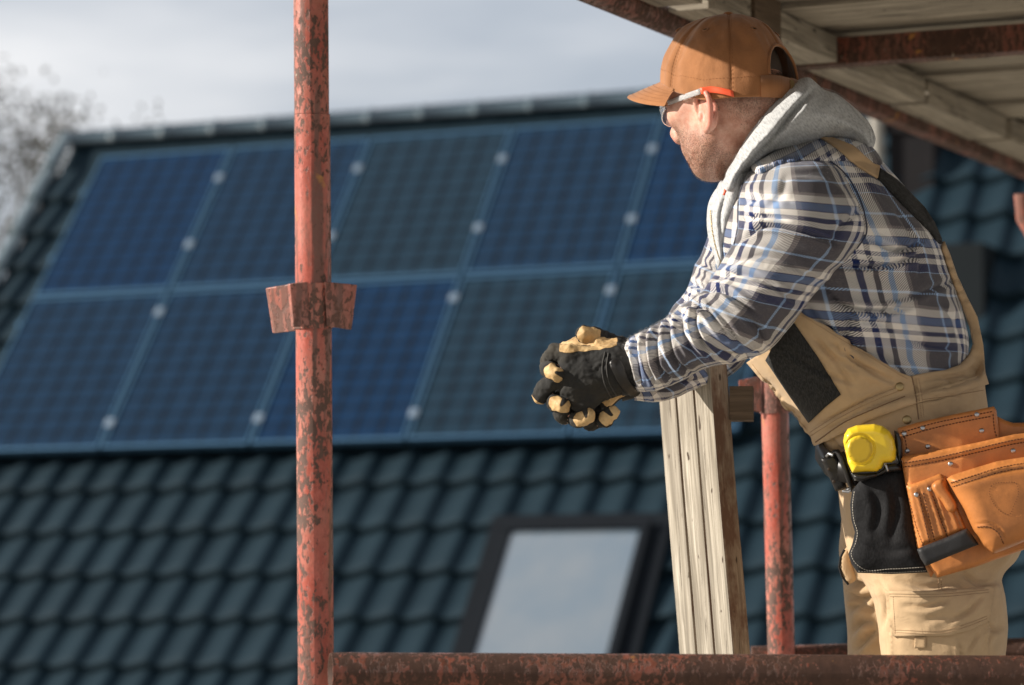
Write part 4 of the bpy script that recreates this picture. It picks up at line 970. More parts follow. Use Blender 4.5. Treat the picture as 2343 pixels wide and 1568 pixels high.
stubble('beard', 9000, fbd, .0034, .00011, STUB, 3, -hu_ * .5 - hf * -.1)
fnp = lambda f, l, u: (np.clip((-f - .028) / .03, 0.02, 1) * (f < -.015) * (u < .030) * (u > -.058 + 1.0 * np.clip(f + .05, 0, .1)) * (np.abs(l) < .085) * np.clip((u + .055) / .04, .05, 1) * (f > -.13) * ~((np.abs(l) > .068) & (f > -.030))).astype(float)
stubble('nape_hair', 9000, fnp, .0048, .00010, NAPEH, 5, -hu_ * 1.1 - hf * .2)

# gloves: black knit backs, tan leather palms and finger ends
def glove(name, Hd, sgn, cuffpts, cuffr):
    allp = np.array([Hd['wrist']] + Hd['palm'] + [p for f in Hd['fingers'] for p in f] + Hd['thumb']); lo, hi = allp.min(0) - .045, allp.max(0) + .05
    F = Field(*[np.arange(a, b, .00175) for a, b in zip(lo, hi)]); hand_field(F, Hd, .0026, sgn, .0022)
    v, f = F.mesh(); v = smooth_mesh(v, f, 1, .4); c = v[f].mean(1)
    x, y, d = TOPX(c); tan = np.zeros(len(c), bool); nrm = np.cross(v[f[:, 1]] - v[f[:, 0]], v[f[:, 3]] - v[f[:, 0]]); nrm /= np.linalg.norm(nrm, axis=1)[:, None] + 1e-12
    for i, fg in enumerate(Hd['fingers']):
        tip, pre = np.array(fg[3]), np.array(fg[2]); ax = tip - pre; ax /= np.linalg.norm(ax); t = (c - pre) @ ax; near_ = np.linalg.norm(c - tip, axis=1) < .0175
        wob = .0012 * noise3(c * 260, i); side = (nrm @ ax); palmside = nrm @ (VIEW * -sgn)
        tan |= near_ & ((side > (.2 if sgn < 0 else .5) + 20 * wob) | (palmside * (1 if sgn > 0 else 1) > .35))
        n2 = np.linalg.norm(c - (tip * .5 + pre * .5), axis=1) < .016; tan |= n2 & (palmside > .6)
    if sgn > 0:
        for fg in Hd['fingers']:
            tip = np.array(fg[3]); g_ = np.array(PX(1325, 872, HN)) - tip; g_ -= VIEW * (g_ @ VIEW); g_ /= np.linalg.norm(g_); t1 = np.cross(g_, VIEW); e_ = c - tip
            tan &= ~((np.linalg.norm(e_, axis=1) < .03) & (np.abs(e_ @ t1 - .002) < .0022 + .25 * np.clip(e_ @ g_, 0, 1)) & (e_ @ g_ > -.003))
    th = Hd['thumb']; palm_n = nrm @ (-VIEW * sgn * -1.0)
    tt_ = np.linalg.norm(c - np.array(th[3]), axis=1) < .024
    if sgn < 0: tan |= (y < 805 + 3 * noise3(c * 90) - .22 * np.clip(x - 1345, 0, 200)) & (x < 1412) & (x > 1280) & (nrm[:, 2] > .15)
    else: tan |= tt_ & (nrm @ (-VIEW) > .42); tan |= (nrm @ (-VIEW) > .35) & (d > HFD - .02) 
    vn = np.zeros_like(v); fn_ = np.cross(v[f[:, 1]] - v[f[:, 0]], v[f[:, 3]] - v[f[:, 0]])
    for k_ in range(4): np.add.at(vn, f[:, k_], fn_)
    vn /= np.linalg.norm(vn, axis=1)[:, None] + 1e-12; v = v + vn * (.0009 * fbm(v * 130, 3, 5) + .0010 * (1 - 2 * np.abs(fbm(v * np.array([60, 60, 110]), 2, 8))))[:, None]
    g = mk(name, v, f, GLOVE, person, uv=np.c_[v[:, 0] + v[:, 1] * .3, v[:, 2] + v[:, 1] * .3])
    tv = np.zeros(len(v)); tn = np.zeros(len(v))
    for k_ in range(4): np.add.at(tv, f[:, k_], tan.astype(float)); np.add.at(tn, f[:, k_], 1)
    tv /= np.maximum(tn, 1); tv = smooth_mesh(np.c_[tv, tv, tv], f, 4, .6)[:, 0]
    at = g.data.attributes.new('leather', 'FLOAT', 'POINT'); at.data.foreach_set('value', tv.astype(np.float32))
    return g
gl = glove('glove', LH, -1, None, None); gr = glove('glove', RH, 1, None, None)
# ------------------------------------------------------------------ cap
cc0, cu0 = .002, .018
def capP(az, t, grow=0):
    """az from the front, t 0 rim .. 1 top"""
    a = t * np.pi / 2; rr = np.cos(a) ** .86; hh = np.sin(a) ** .98
    fx = np.cos(az); ly = np.sin(az); frt = np.clip(np.cos(az), 0, 1)
    R1 = (.1105 + grow) * (1 + .02 * frt * np.sin(2 * a)); R2 = .0945 + grow
    seam = 0
    for k in range(6): s_ = np.abs((az - k * np.pi / 3 + np.pi) % (2 * np.pi) - np.pi) * rr; seam = seam + np.exp(-(s_ / .022) ** 2)
    w = .0016 * np.sin(az * 3) ** 2 * np.sin(2 * a) - .0014 * seam * (t > .02) * (t < .97)
    P3 = np.stack([az * 2.2, t * 3.0, 0 * az + 4], -1); w = w + .0030 * fbm(P3, 3, 3) * np.sin(np.clip(t * 1.3, 0, 1) * np.pi) ** .6
    w = w - .004 * np.exp(-(((az % (2 * np.pi)) - 1.15) / .16) ** 2) * np.exp(-((t - .22) / .30) ** 2) + .0025 * np.exp(-(((az % (2 * np.pi)) - .95) / .1) ** 2) * np.exp(-((t - .2) / .28) ** 2)
    f = cc0 + (R1 * rr + w) * fx; l = (R2 * rr + w) * ly; rim = .0005 + .051 * np.clip((np.cos(az) + .15) / 1.15, 0, 1) ** 1.15 + .005 * np.clip(-np.cos(az), 0, 1)
    u = rim * (1 - hh) + (.147 + grow) * hh + w
    return HC + f[..., None] * cf0 + l[..., None] * cl0 + u[..., None] * u0
na, ntt = 288, 84
az_ = np.linspace(0, 2 * np.pi, na + 1); t_ = np.linspace(0, .997, ntt); AZ, TT = np.meshgrid(az_, t_)
def opening(az, t): da = (az - np.pi) / .46; return (da ** 2 + ((t - .15) / .27) ** 2 < 1) & (t > .15)
CO = capP(AZ, TT); CI = capP(AZ, TT, -.0022); n0 = na + 1; v = np.concatenate([CO.reshape(-1, 3), CI.reshape(-1, 3)]); f = []; NV = n0 * ntt
hole = np.zeros((ntt - 1, na), bool)
for i in range(ntt - 1):
    tc_ = (t_[i] + t_[i + 1]) / 2; hole[i] = opening((az_[:-1] + az_[1:]) / 2, tc_)
for i in range(ntt - 1):
    for j in range(na):
        if hole[i, j]: continue
        a = i * n0 + j; f.append([a, a + 1, a + n0 + 1, a + n0]); f.append([NV + a, NV + a + n0, NV + a + n0 + 1, NV + a + 1])
        if i == 0: f.append([a, NV + a, NV + a + 1, a + 1])
uvc = np.stack([AZ * .1, TT * .15], -1).reshape(-1, 2)
cap = mk('cap', v, f, SUEDE, person, np.vstack([uvc, uvc])); register(v[:NV], [q for q in f if max(q) < NV])
CAPB = BVHTree.FromPolygons([Vector(p) for p in v[:NV].tolist()], [q for q in f if max(q) < NV])
# edge binding of the opening, closing strap, button, eyelets, seams, brim
th = np.linspace(0, np.pi, 40); m_ = MB(); aa_ = np.pi + .46 * np.cos(th); tt_ = .15 + .27 * np.sin(th); tube(capP(aa_, tt_, .0006), .0024, 8, mb=m_)
m_.build('binding', SUEDE, cap)
m_ = MB(); aa_ = np.linspace(np.pi - .62, np.pi + .62, 30)
for g, (ta, tb) in ((.0025, (-.02, .135)),):
    lo_, hi_ = capP(aa_, np.full(30, .0), g), capP(aa_, np.full(30, .135), g); lo2, hi2 = capP(aa_, np.full(30, .0), .0), capP(aa_, np.full(30, .135), 0)
    lo_ = lo_ - hu_ * .001
    vv = np.concatenate([lo_, hi_, hi2, lo2]); m_.add(vv, [[k * 30 + j, k * 30 + j + 1, ((k + 1) % 4) * 30 + j + 1, ((k + 1) % 4) * 30 + j] for k in range(4) for j in range(29)])
m_.build('strap', SUEDE, cap)
m_ = MB(); bk = capP(np.array([np.pi - .02]), np.array([.07]), .005)[0]; box(bk, hl, hu_, -hf, .004, .0115, .0015, m_); m_.build('buckle', BRASS, cap, smooth=False, bevel=.0008)
m_ = MB(); c = HC + cf0 * cc0 + u0 * .147; th = np.linspace(0, 2 * np.pi, 17)[:-1]; vs = []
for r_, h_ in ((.0085, -.003), (.0085, .0015), (.0065, .004), (.003, .0052), (.0001, .0055)): vs += [c + r_ * (math.cos(t) * f0 + math.sin(t) * hl) + u0 * h_ for t in th]
m_.add(vs, [[i * 16 + j, i * 16 + (j + 1) % 16, (i + 1) * 16 + (j + 1) % 16, (i + 1) * 16 + j] for i in range(4) for j in range(16)]); m_.build('button', SUEDE, cap)
for az0 in (math.pi / 6 * k for k in (1, 3, 5, 7, 9, 11)):
    m_ = MB(); c = capP(np.array([az0]), np.array([.55]), .0008)[0]; n = c - H(cc0, 0, cu0); n /= np.linalg.norm(n); a_, b_ = frame(n); r = [c + .0042 * (math.cos(t) * a_ + math.sin(t) * b_) for t in np.linspace(0, 2 * np.pi, 14)]; tube(r, .0011, 6, False, m_)
    m_.add([c + .0024 * (math.cos(t) * a_ + math.sin(t) * b_) + n * .0003 for t in np.linspace(0, 2 * np.pi, 9)[:-1]], [list(range(8))], m=1)
    m_.build('eyelet', [SUEDE, HAIR], cap)
m_ = MB()
for k in range(6):
    for dz in (-.022, .022):
        tt_ = np.linspace(.03, .94, 60); az1 = k * math.pi / 3 + dz / np.cos(np.clip(tt_ * np.pi / 2, 0, 1.35)) * .95
        if k == 3: tt_ = np.linspace(.56, .94, 30); az1 = k * math.pi / 3 + dz / np.cos(np.clip(tt_ * np.pi / 2, 0, 1.35)) * .95
        L = capP(az1, tt_, .0003)
        for q_ in range(0, len(L) - 1, 2): tube(L[q_:q_ + 2], .0002, 4, mb=m_)
aa_ = np.linspace(-2.5, 2.5, 200); L = capP(aa_ % (2 * np.pi), np.full(200, .13), .0003)
for q_ in range(0, 199, 2): tube(L[q_:q_ + 2], .00022, 4, mb=m_)
m_.build('stitching', THC, cap)
nb_, nr2 = 49, 22; ang = np.linspace(-1.12, 1.12, nb_); m_v = []
for g in (.0014, -.0014):
    for i in range(nr2):
        s = (i - 2) / (nr2 - 3); reach = .064 * np.clip(1 - (np.abs(ang) / 1.15) ** 3.6, 0, 1) ** .5; fx = cc0 + .111 * np.cos(ang) + s * reach; ly = .094 * np.sin(ang) * (1 - .06 * s)
        uu = .0005 + .051 * ((np.cos(ang) + .15) / 1.15) ** 1.15 - .0015 - s * (.016 * np.cos(ang) ** 2) - .024 * s * (ly / .09) ** 2 * (.4 + .6 * s) + .0015 * np.exp(-((s - .97) / .03) ** 2) + g * (1 if s < .999 else .2)
        m_v.append(HC + fx[:, None] * cf0 + ly[:, None] * cl0 + uu[:, None] * u0)
Vb = np.concatenate(m_v); N1 = nb_ * nr2; fb = []
for i in range(nr2 - 1):
    for j in range(nb_ - 1):
        a = i * nb_ + j; fb.append([a, a + nb_, a + nb_ + 1, a + 1]); fb.append([N1 + a, N1 + a + 1, N1 + a + nb_ + 1, N1 + a + nb_])
for j in range(nb_ - 1):
    a = (nr2 - 1) * nb_ + j; fb.append([a, N1 + a, N1 + a + 1, a + 1])
uvb = np.tile(np.stack(np.meshgrid(ang * .1, np.linspace(0, .07, nr2)), -1).reshape(-1, 2), (2, 1)); brim = mk('brim', Vb, fb, SUEDE, cap, uvb)
m_ = MB()
for s in (.30, .45, .6, .75, .9):
    i = int(s * (nr2 - 1)); L = Vb[i * nb_:(i + 1) * nb_] + hu_ * .0004; L = smooth_line(L, 150)
    for q_ in range(0, 149, 2): tube(L[q_:q_ + 2], .00024, 4, mb=m_)
m_.build('stitching', THC, brim)
# ------------------------------------------------------------------ safety glasses
gls = empty('safety_glasses', (0, 0, 0), None, None); gls.parent = person; gls.location = Vector(H(.11, 0, .01).tolist()) - worldloc(person)
lv = []
for o_ in (0, .0016):
    for i in range(13):
        uu = .030 - .046 * i / 12
        for j in range(41):
            a = math.radians(-78 + 156 * j / 40); low = -.006 * (abs(a) > .9) * 0; l = .069 * math.sin(a); drop = (1 - .38 * (abs(a) / 1.36) ** 2.5) if i > 6 else 1
            f = .062 + (.054 + .003 * math.sin(i / 12 * math.pi)) * math.cos(a) ** .8 + o_; lv.append(H(f, l + math.copysign(o_, a), .027 - (.034 * i / 12) * (drop if i > 6 else 1) + .000 - .010 * math.exp(-(l / .012) ** 2) * -1 * (i / 12) ** 2))
lf = []
for o_ in (0, 533):
    for i in range(12):
        for j in range(40): a = o_ + i * 41 + j; lf.append([a, a + 1, a + 42, a + 41] if o_ else [a, a + 41, a + 42, a + 1])
mk('lens', lv, lf, CLEAR, gls)
lv = np.array(lv); m_ = MB(); tube(lv[533:533 + 41], .0010, 6, mb=m_); tube(lv[533 + 12 * 41:533 + 13 * 41], .0008, 6, mb=m_)
tube(lv[[533 + 41 * i for i in range(13)]], .0009, 6, mb=m_); tube(lv[[533 + 40 + 41 * i for i in range(13)]], .0009, 6, mb=m_); m_.build('lens_edge', CLEARF, gls)
GB = bv_of([cap, brim, body])
for s_ in (1, -1):
    if s_ == 1:
        q1, q2 = np.array([(1529, 236), (1550, 228), (1578, 218), (1604, 209)], float), np.array([(1604, 209), (1626, 206), (1652, 209), (1677, 215)], float)
        b1, d1, _ = lay(GB, q1[:, 0], q1[:, 1], 0); b2, d2, _ = lay(GB, q2[:, 0], q2[:, 1], 0); b1 = b1 - VIEW * .0035; b2 = b2 - VIEW * .0035
        b1[-1] = b2[0] = (b1[-1] + b2[0]) / 2; dd_ = [TOPX(p)[2] for p in b1]; b1[0] = PX(1529, 236, dd_[0] - .002)
        A1, A2 = list(b1), list(b2)
    else:
        A1 = [H(.074, s_ * .074, .020), H(.052, s_ * .084, .018), H(.022, s_ * .0945, .016), H(-.002, s_ * .0975, .0150)]
        A2 = [H(-.002, s_ * .0975, .0150), H(-.018, s_ * .0995, .0130), H(-.040, s_ * .0985, .0080), H(-.062, s_ * .0925, .0010)]
    for nm, A, mt, hh in (('temple_arm', A1, CLEARF, .0035), ('temple_tip', A2, ORNG, .0042)):
        m_ = MB(); L = smooth_line(A, 14); vs = []; 
        for i, p in enumerate(L):
            tpr = 1.0
            for dy, dz in ((.0016, .4), (.0016, 1), (.0006, 1.25), (-.0006, 1.25), (-.0016, 1), (-.0016, -.4), (-.0016, -1), (-.0006, -1.25), (.0006, -1.25), (.0016, -1)): vs.append(p + hl * s_ * dy + hu_ * hh * dz * tpr)
        n_ = 10; m_.add(vs, [[i * n_ + j, (i + 1) * n_ + j, (i + 1) * n_ + (j + 1) % n_, i * n_ + (j + 1) % n_] for i in range(13) for j in range(n_)] + [list(range(n_)), [13 * n_ + j for j in range(n_)][::-1]]); m_.build(nm, mt, gls)
# ------------------------------------------------------------------ shirt body and sleeves
T_st = [(1730, 345, 1960, 318, 4.45, .06), (1700, 375, 1992, 345, 4.44, .13), (1665, 425, 2046, 402, 4.43, .165), (1640, 490, 2100, 468, 4.42, .180), (1632, 560, 2147, 540, 4.42, .180), (1645, 630, 2176, 620, 4.42, .175),
        (1668, 700, 2198, 700, 4.42, .170), (1692, 765, 2216, 770, 4.42, .165), (1722, 830, 2219, 825, 4.42, .160), (1790, 905, 2226, 890, 4.42, .158), (1860, 985, 2238, 950, 4.42, .155), (1900, 1050, 2245, 1010, 4.42, .155)]
CREASE_GAIN = 1.35
T_cr = [([(1985, 545), (2060, 575), (2105, 552)], 5, .012), ([(1915, 610), (1985, 612), (2050, 604), (2100, 585)], 5, .012), ([(1880, 655), (1930, 700), (2010, 715), (2080, 700)], 6, .018),
        ([(2020, 690), (2080, 680), (2150, 655), (2185, 640)], 6, .006), ([(1840, 690), (1880, 740), (1925, 770), (1945, 800)], 5, .010), ([(1935, 700), (1945, 740), (1935, 775), (1955, 800), (1990, 815)], 7, .014),
        ([(1960, 740), (2000, 735), (2040, 760)], 6, .008), ([(2150, 690), (2180, 730), (2195, 790)], 5, .007), ([(2060, 760), (2120, 790), (2190, 800)], 7, .007), ([(2000, 800), (2060, 840), (2090, 850)], 5, .008),
        ([(1900, 760), (1950, 830), (2010, 850)], 5, .006), ([(1990, 570), (2010, 620), (2030, 650)], 5, .005), ([(2090, 560), (2105, 600), (2100, 640)], 6, .005), ([(2050, 480), (2080, 530), (2090, 560)], 6, .004)]
shirt = loft('shirt_body', T_st, PLAID, person, 150, 190, T_cr, (.0030, 9), sq=2.3, uvr=.135, uvo=(.015, .03), uvk=-.10)
S_st = [(1745, 372, 1880, 352, 4.33, .05), (1716, 392, 1918, 378, 4.31, .075), (1700, 420, 1944, 424, 4.285, .080), (1690, 456, 1966, 476, 4.27, .082), (1690, 505, 1976, 530, 4.258, .080), (1684, 545, 1942, 588, 4.25, .074), (1657, 590, 1903, 630, 4.24, .070),
        (1632, 634, 1858, 676, 4.235, .068), (1606, 668, 1826, 720, 4.23, .066), (1578, 690, 1796, 762, 4.23, .062), (1556, 707, 1757, 802, 4.232, .058), (1536, 722, 1690, 826, 4.24, .054), (1512, 738, 1614, 842, 4.25, .050),
        (1490, 750, 1556, 872, 4.26, .046), (1462, 764, 1508, 890, 4.272, .042), (1446, 772, 1480, 895, 4.28, .040), (1432, 784, 1460, 894, 4.288, .038)]
S_cr = [([(1690, 560), (1740, 520), (1830, 530), (1920, 560)], 5, .009), ([(1700, 505), (1750, 495), (1800, 505)], 5, .006), ([(1690, 470), (1745, 450), (1810, 460)], 6, .004), ([(1660, 610), (1720, 585), (1800, 600), (1870, 640)], 7, .005),
        ([(1640, 640), (1690, 625), (1760, 650), (1820, 690)], 6, .008), ([(1608, 670), (1650, 665), (1690, 690), (1730, 720)], 6, .011), ([(1575, 700), (1610, 705), (1640, 740), (1665, 770)], 6, .012),
        ([(1600, 690), (1590, 740), (1610, 790), (1630, 810)], 5, .010), ([(1556, 712), (1560, 760), (1590, 810)], 6, .010), ([(1530, 730), (1530, 780), (1550, 830), (1580, 850)], 5, .009),
        ([(1505, 745), (1500, 790), (1515, 850), (1540, 868)], 5, .010), ([(1480, 760), (1476, 800), (1488, 850), (1500, 880)], 4, .009), ([(1458, 772), (1455, 815), (1468, 870)], 4, .008), ([(1443, 780), (1442, 820), (1455, 880)], 3, .006),
        ([(1620, 690), (1660, 740), (1700, 800)], 6, .006), ([(1700, 720), (1740, 760), (1750, 795)], 6, .006), ([(1800, 400), (1790, 440), (1750, 480)], 8, .003), ([(1960, 480), (1925, 520), (1900, 570)], 6, .006), ([(1640, 800), (1700, 815), (1740, 800)], 5, .006)]
slv = loft('sleeve', S_st, PLAID, shirt, 130, 260, S_cr, (.0034, 10, 1.6), sq=2.15, uvr=.068, uvo=(-.10, .085), uvk=0)
F_st = [(1660, 440, 1800, 520, 4.56, .07), (1634, 500, 1770, 570, 4.57, .075), (1613, 560, 1750, 622, 4.575, .072), (1588, 615, 1740, 690, 4.57, .068), (1574, 655, 1728, 760, 4.56, .064), (1545, 695, 1708, 822, 4.54, .058), (1526, 725, 1662, 862, 4.52, .052),
        (1500, 748, 1600, 888, 4.48, .048), (1472, 775, 1545, 908, 4.44, .044), (1446, 800, 1495, 918, 4.41, .040), (1430, 815, 1452, 914, 4.395, .036)]
F_cr = [([(1600, 600), (1640, 620), (1680, 615)], 6, .008), ([(1580, 650), (1620, 660), (1650, 650)], 6, .010), ([(1560, 690), (1600, 700), (1640, 690)], 6, .010), ([(1500, 905), (1540, 880), (1600, 870)], 5, .008)]
loft('sleeve', F_st, PLAID, shirt, 90, 160, F_cr, (.0040, 10, 1.6), sq=2.1, uvr=.068, uvo=(.04, .02))
for o in shirt.children: pass
# seam of the armhole, shoulder yoke seam
SB = bvh_all()
m_ = MB(); seamline(m_, [(1712, 388), (1760, 372), (1830, 362), (1895, 368), (1935, 400), (1960, 440), (1978, 490), (1982, 535), (1960, 570)], SB, .0011, off=.0006); seamline(m_, [(1700, 420), (1690, 460), (1688, 520), (1680, 560)], SB, .0011, off=.0006)
m_.build('seam', mat_plain('navy_seam', (.05, .055, .09), .9), shirt)
yoke = patch('yoke', [(1722, 392), (1760, 360), (1830, 330), (1905, 318), (1960, 325), (2000, 350), (2015, 378), (1960, 372), (1900, 372), (1830, 372), (1770, 386), (1735, 402)], SB, PLAID, shirt, .001, .005, 6, True, uvrot=.5, bulge=.003, bw=10, noise=(.003, 25))
# ------------------------------------------------------------------ grey hooded sweatshirt: hood on the shoulders, front with zip
hood_pl = [(1660, 402), (1682, 362), (1706, 318), (1736, 272), (1768, 232), (1800, 200), (1828, 182), (1852, 178), (1868, 190), (1884, 204), (1912, 214), (1945, 238), (1975, 266), (1997, 296), (2003, 322), (1990, 346), (1972, 338), (1940, 322), (1905, 317), (1860, 326), (1800, 340), (1760, 352), (1728, 382), (1700, 408), (1680, 436), (1664, 440)]
def hood_d(x, y):
    t = np.clip((x - 1690) / 260, 0, 1); return 4.335 + .09 * t + .00012 * np.clip(1860 - x, 0, 999) * 0
H_cr = [([(1866, 200), (1838, 232), (1800, 275), (1765, 318), (1735, 350), (1705, 385), (1682, 425)], 6, .016), ([(1850, 190), (1800, 235), (1750, 300), (1700, 370)], 9, -.004), ([(1990, 335), (1965, 310), (1930, 300), (1890, 312)], 6, .005), ([(1880, 250), (1930, 262), (1970, 300)], 12, .003), ([(1830, 300), (1790, 320), (1760, 345)], 6, .006), ([(1760, 340), (1800, 318), (1850, 312)], 7, .005), ([(1895, 215), (1960, 255), (1992, 305)], 4, .003)]
sw = empty('hooded_sweatshirt', (0, 0, 0), None, None); sw.parent = person; sw.location = Vector(PX(1850, 280, 4.4).tolist()) - worldloc(person)
hood = inflate('hood', hood_pl, hood_d, .105, GREY, sw, 5.5, 75, H_cr, True, 1.6, (.004, 14), pw=1.9, uvrot=.7)
front_pl = [(1664, 400), (1650, 420), (1637, 434), (1622, 462), (1617, 500), (1621, 545), (1632, 580), (1646, 612), (1655, 604), (1661, 560), (1674, 515), (1688, 470), (1702, 430), (1716, 395), (1700, 380)]
inflate('front', front_pl, lambda x, y: 4.345 + .06 * np.clip((1690 - x) / 70, 0, 1), .05, GREY, sw, 4, 26, [([(1640, 455), (1630, 500), (1634, 545), (1648, 600)], 4, .006), ([(1662, 440), (1648, 490), (1650, 545)], 4, .005)], True, 1.5, (.003, 20))
# far side of the hood's collar, seen in front of the neck
inflate('collar', [(1664, 398), (1655, 405), (1640, 430), (1634, 450), (1650, 446), (1668, 430), (1680, 408)], 4.47, .03, GREY, sw, 4, 14, (), True, 1.5, (.002, 20))
SB2 = bvh_all()
m_ = MB(); seamline(m_, [(1626, 482), (1629, 520), (1637, 560), (1650, 603)], SB2, .0012, .0022, .0012, .0008); m_.build('zip', BRASS, sw)
inflate('drawcord', [(1657, 432), (1663, 437), (1658, 448), (1654, 446)], 4.30, .003, ORNG, sw, 3, 4, (), False)
m_ = MB()
for o_ in (0, 7): seamline(m_, [(1874 + o_, 200), (1905, 208 + o_ * .7), (1945 - o_ * .3, 234 + o_), (1975 - o_, 264 + o_), (1995 - o_, 296), (1999 - o_, 322)], SB2, .0005, .0022, .0012, .0003)
m_.build('stitching', mat_plain('grey_thread', (.30, .31, .32), .9), sw)
# ------------------------------------------------------------------ overalls
overalls = empty('overalls', (0, 0, 0), None, None); overalls.parent = person; overalls.location = Vector(PX(2060, 1000, 4.42).tolist()) - worldloc(person)
LEGB = 2520
N_st = [(1842, 978, 2249, 856, 4.415, .166), (1864, 1012, 2257, 908, 4.415, .170), (1888, 1042, 2264, 950, 4.415, .172), (1906, 1075, 2285, 1010, 4.41, .175), (1918, 1120, 2318, 1095, 4.41, .178), (1928, 1200, 2343, 1190, 4.405, .172), (1950, 1290, 2326, 1278, 4.39, .150),
        (1975, 1330, 2294, 1318, 4.37, .125), (1995, 1365, 2301, 1370, 4.35, .115), (2008, 1425, 2305, 1430, 4.345, .108), (2016, 1500, 2299, 1505, 4.345, .104), (2026, 1650, 2288, 1650, 4.35, .096), (2040, 1850, 2264, 1850, 4.36, .086), (2052, 2050, 2250, 2050, 4.37, .080), (2056, 2300, 2242, 2300, 4.38, .078), (2050, LEGB, 2240, LEGB, 4.385, .080)]
N_cr = [([(1880, 1050), (1960, 1015), (2040, 985)], 6, .004), ([(2050, 900), (2110, 915), (2180, 900)], 5, .004), ([(2110, 880), (2120, 905), (2140, 915)], 4, .005), ([(2150, 878), (2165, 900), (2190, 905)], 4, .005), ([(2120, 935), (2160, 960), (2210, 930)], 6, .004), ([(1900, 1000), (1925, 1030), (1930, 1060)], 5, .005), ([(1880, 1010), (1900, 1050), (1912, 1080)], 5, .004),
        ([(2200, 1310), (2240, 1335), (2290, 1330)], 6, .006), ([(2060, 1330), (2120, 1345), (2180, 1335)], 6, .004), ([(2010, 1335), (2030, 1370), (2020, 1440)], 6, .006), ([(2240, 1420), (2270, 1440), (2295, 1430)], 6, .005), ([(2230, 1500), (2255, 1460), (2275, 1440)], 5, .005)]
CREASE_GAIN = 1.5
tr1 = loft('trouser_leg', N_st, TAN, overalls, 130, 320, N_cr, (.0028, 8), sq=2.3, uvr=.14)
Fl_st = [(1930, 1130, 2150, 1120, 4.52, .12), (1926, 1200, 2150, 1190, 4.54, .12), (1921, 1270, 2150, 1262, 4.56, .118), (1928, 1318, 2140, 1312, 4.57, .112), (1933, 1370, 2130, 1370, 4.58, .108), (1939, 1430, 2120, 1430, 4.585, .104), (1941, 1500, 2110, 1500, 4.59, .10), (1930, 1650, 2100, 1650, 4.60, .094), (1925, 1850, 2080, 1850, 4.61, .084), (1935, 2050, 2085, 2050, 4.62, .078), (1940, 2300, 2085, 2300, 4.62, .074), (1935, LEGB - 5, 2085, LEGB - 5, 4.62, .076)]
Fl_cr = [([(1935, 1350), (1965, 1372), (2000, 1365)], 7, .012), ([(1940, 1400), (1970, 1385), (2000, 1395)], 7, .010), ([(1945, 1450), (1975, 1425), (2000, 1430)], 7, .008), ([(1925, 1290), (1945, 1330), (1985, 1340)], 6, .010), ([(1950, 1490), (1985, 1460), (2010, 1440)], 7, .008)]
loft('trouser_leg', Fl_st, TAN, overalls, 90, 260, Fl_cr, (.0035, 8), sq=2.2, uvr=.10)
bib_pl = [(1714, 826), (1735, 812), (1765, 776), (1800, 735), (1831, 712), (1870, 738), (1930, 775), (2000, 818), (2060, 852), (2082, 861), (2096, 857), (2160, 847), (2192, 835), (2212, 812), (2222, 788), (2214, 750), (2196, 700), (2178, 655), (2163, 612), (2148, 566), (2153, 555), (2166, 585), (2182, 632), (2204, 680), (2228, 728), (2241, 790), (2246, 852), (2254, 880), (2170, 908), (2080, 928), (1990, 962), (1910, 1000), (1868, 1016), (1844, 982), (1800, 930), (1760, 880)]
CREASE_GAIN = 1.9
bib_cr = [([(1870, 780), (1930, 850), (1950, 900)], 6, .003), ([(2150, 860), (2175, 880), (2200, 872)], 4, .003), ([(1930, 800), (1990, 850), (2050, 880)], 5, .003), ([(2180, 690), (2200, 740), (2210, 790)], 5, .002), ([(1790, 790), (1880, 850), (1960, 880)], 5, .003), ([(1900, 780), (1960, 830), (2040, 870)], 5, .0035), ([(1860, 770), (1930, 830), (1990, 860)], 5, .003), ([(2100, 875), (2130, 868), (2190, 860), (2240, 870)], 4, .004), ([(2120, 890), (2170, 885), (2220, 872)], 5, .004), ([(2225, 830), (2200, 852), (2150, 870)], 4, .004), ([(1850, 985), (1920, 945), (2000, 905), (2060, 880)], 3.2, .004), ([(1862, 1008), (1930, 962), (2010, 925), (2070, 905)], 3, .003), ([(2085, 862), (2092, 890), (2098, 925)], 3, .003)]
SB3 = bvh_all([1]) if False else bvh_all()
BODYREG = bvh_all()
# lay the bib on the trunk only (not over the sleeve)
regs = REG; TR = []
bibb = BVHTree.FromPolygons(*[(lambda V_, F__: ([Vector(p) for p in V_.tolist()], F__))(*regs[1])][0]) if False else None
TRUNK = bv_of([shirt, tr1])
bib = patch('bib', bib_pl, TRUNK, TAN, overalls, .0035, .0035, 5.5, False, bib_cr, .5, (.0022, 16), bulge=.0015, bw=8, edge=.0012)
BIBB = bv_of([bib, tr1])
patch('side_panel', [(1762, 806), (1776, 778), (1815, 736), (1870, 815), (1924, 903), (1890, 930), (1851, 967), (1800, 895), (1752, 824)], BIBB, BLK, overalls, .0008, .0016, 5.5, False, (), .3, (0, 18), keep=True)
patch('strap', [(1876, 319), (1906, 320), (1948, 337), (2010, 384), (2004, 411), (1962, 385), (1925, 352), (1898, 332)], bv_of([shirt, slv, yoke]), TAN2, overalls, .0015, .004, 4, False, uvrot=.6, edge=.001)
patch('elastic_strap', [(2009, 386), (2050, 415), (2085, 450), (2112, 478), (2134, 512), (2150, 548), (2151, 560), (2141, 556), (2122, 530), (2096, 505), (2060, 468), (2030, 437), (2005, 410)], bv_of([shirt]), BLK, overalls, .002, .0035, 4.5, False, uvrot=.8)
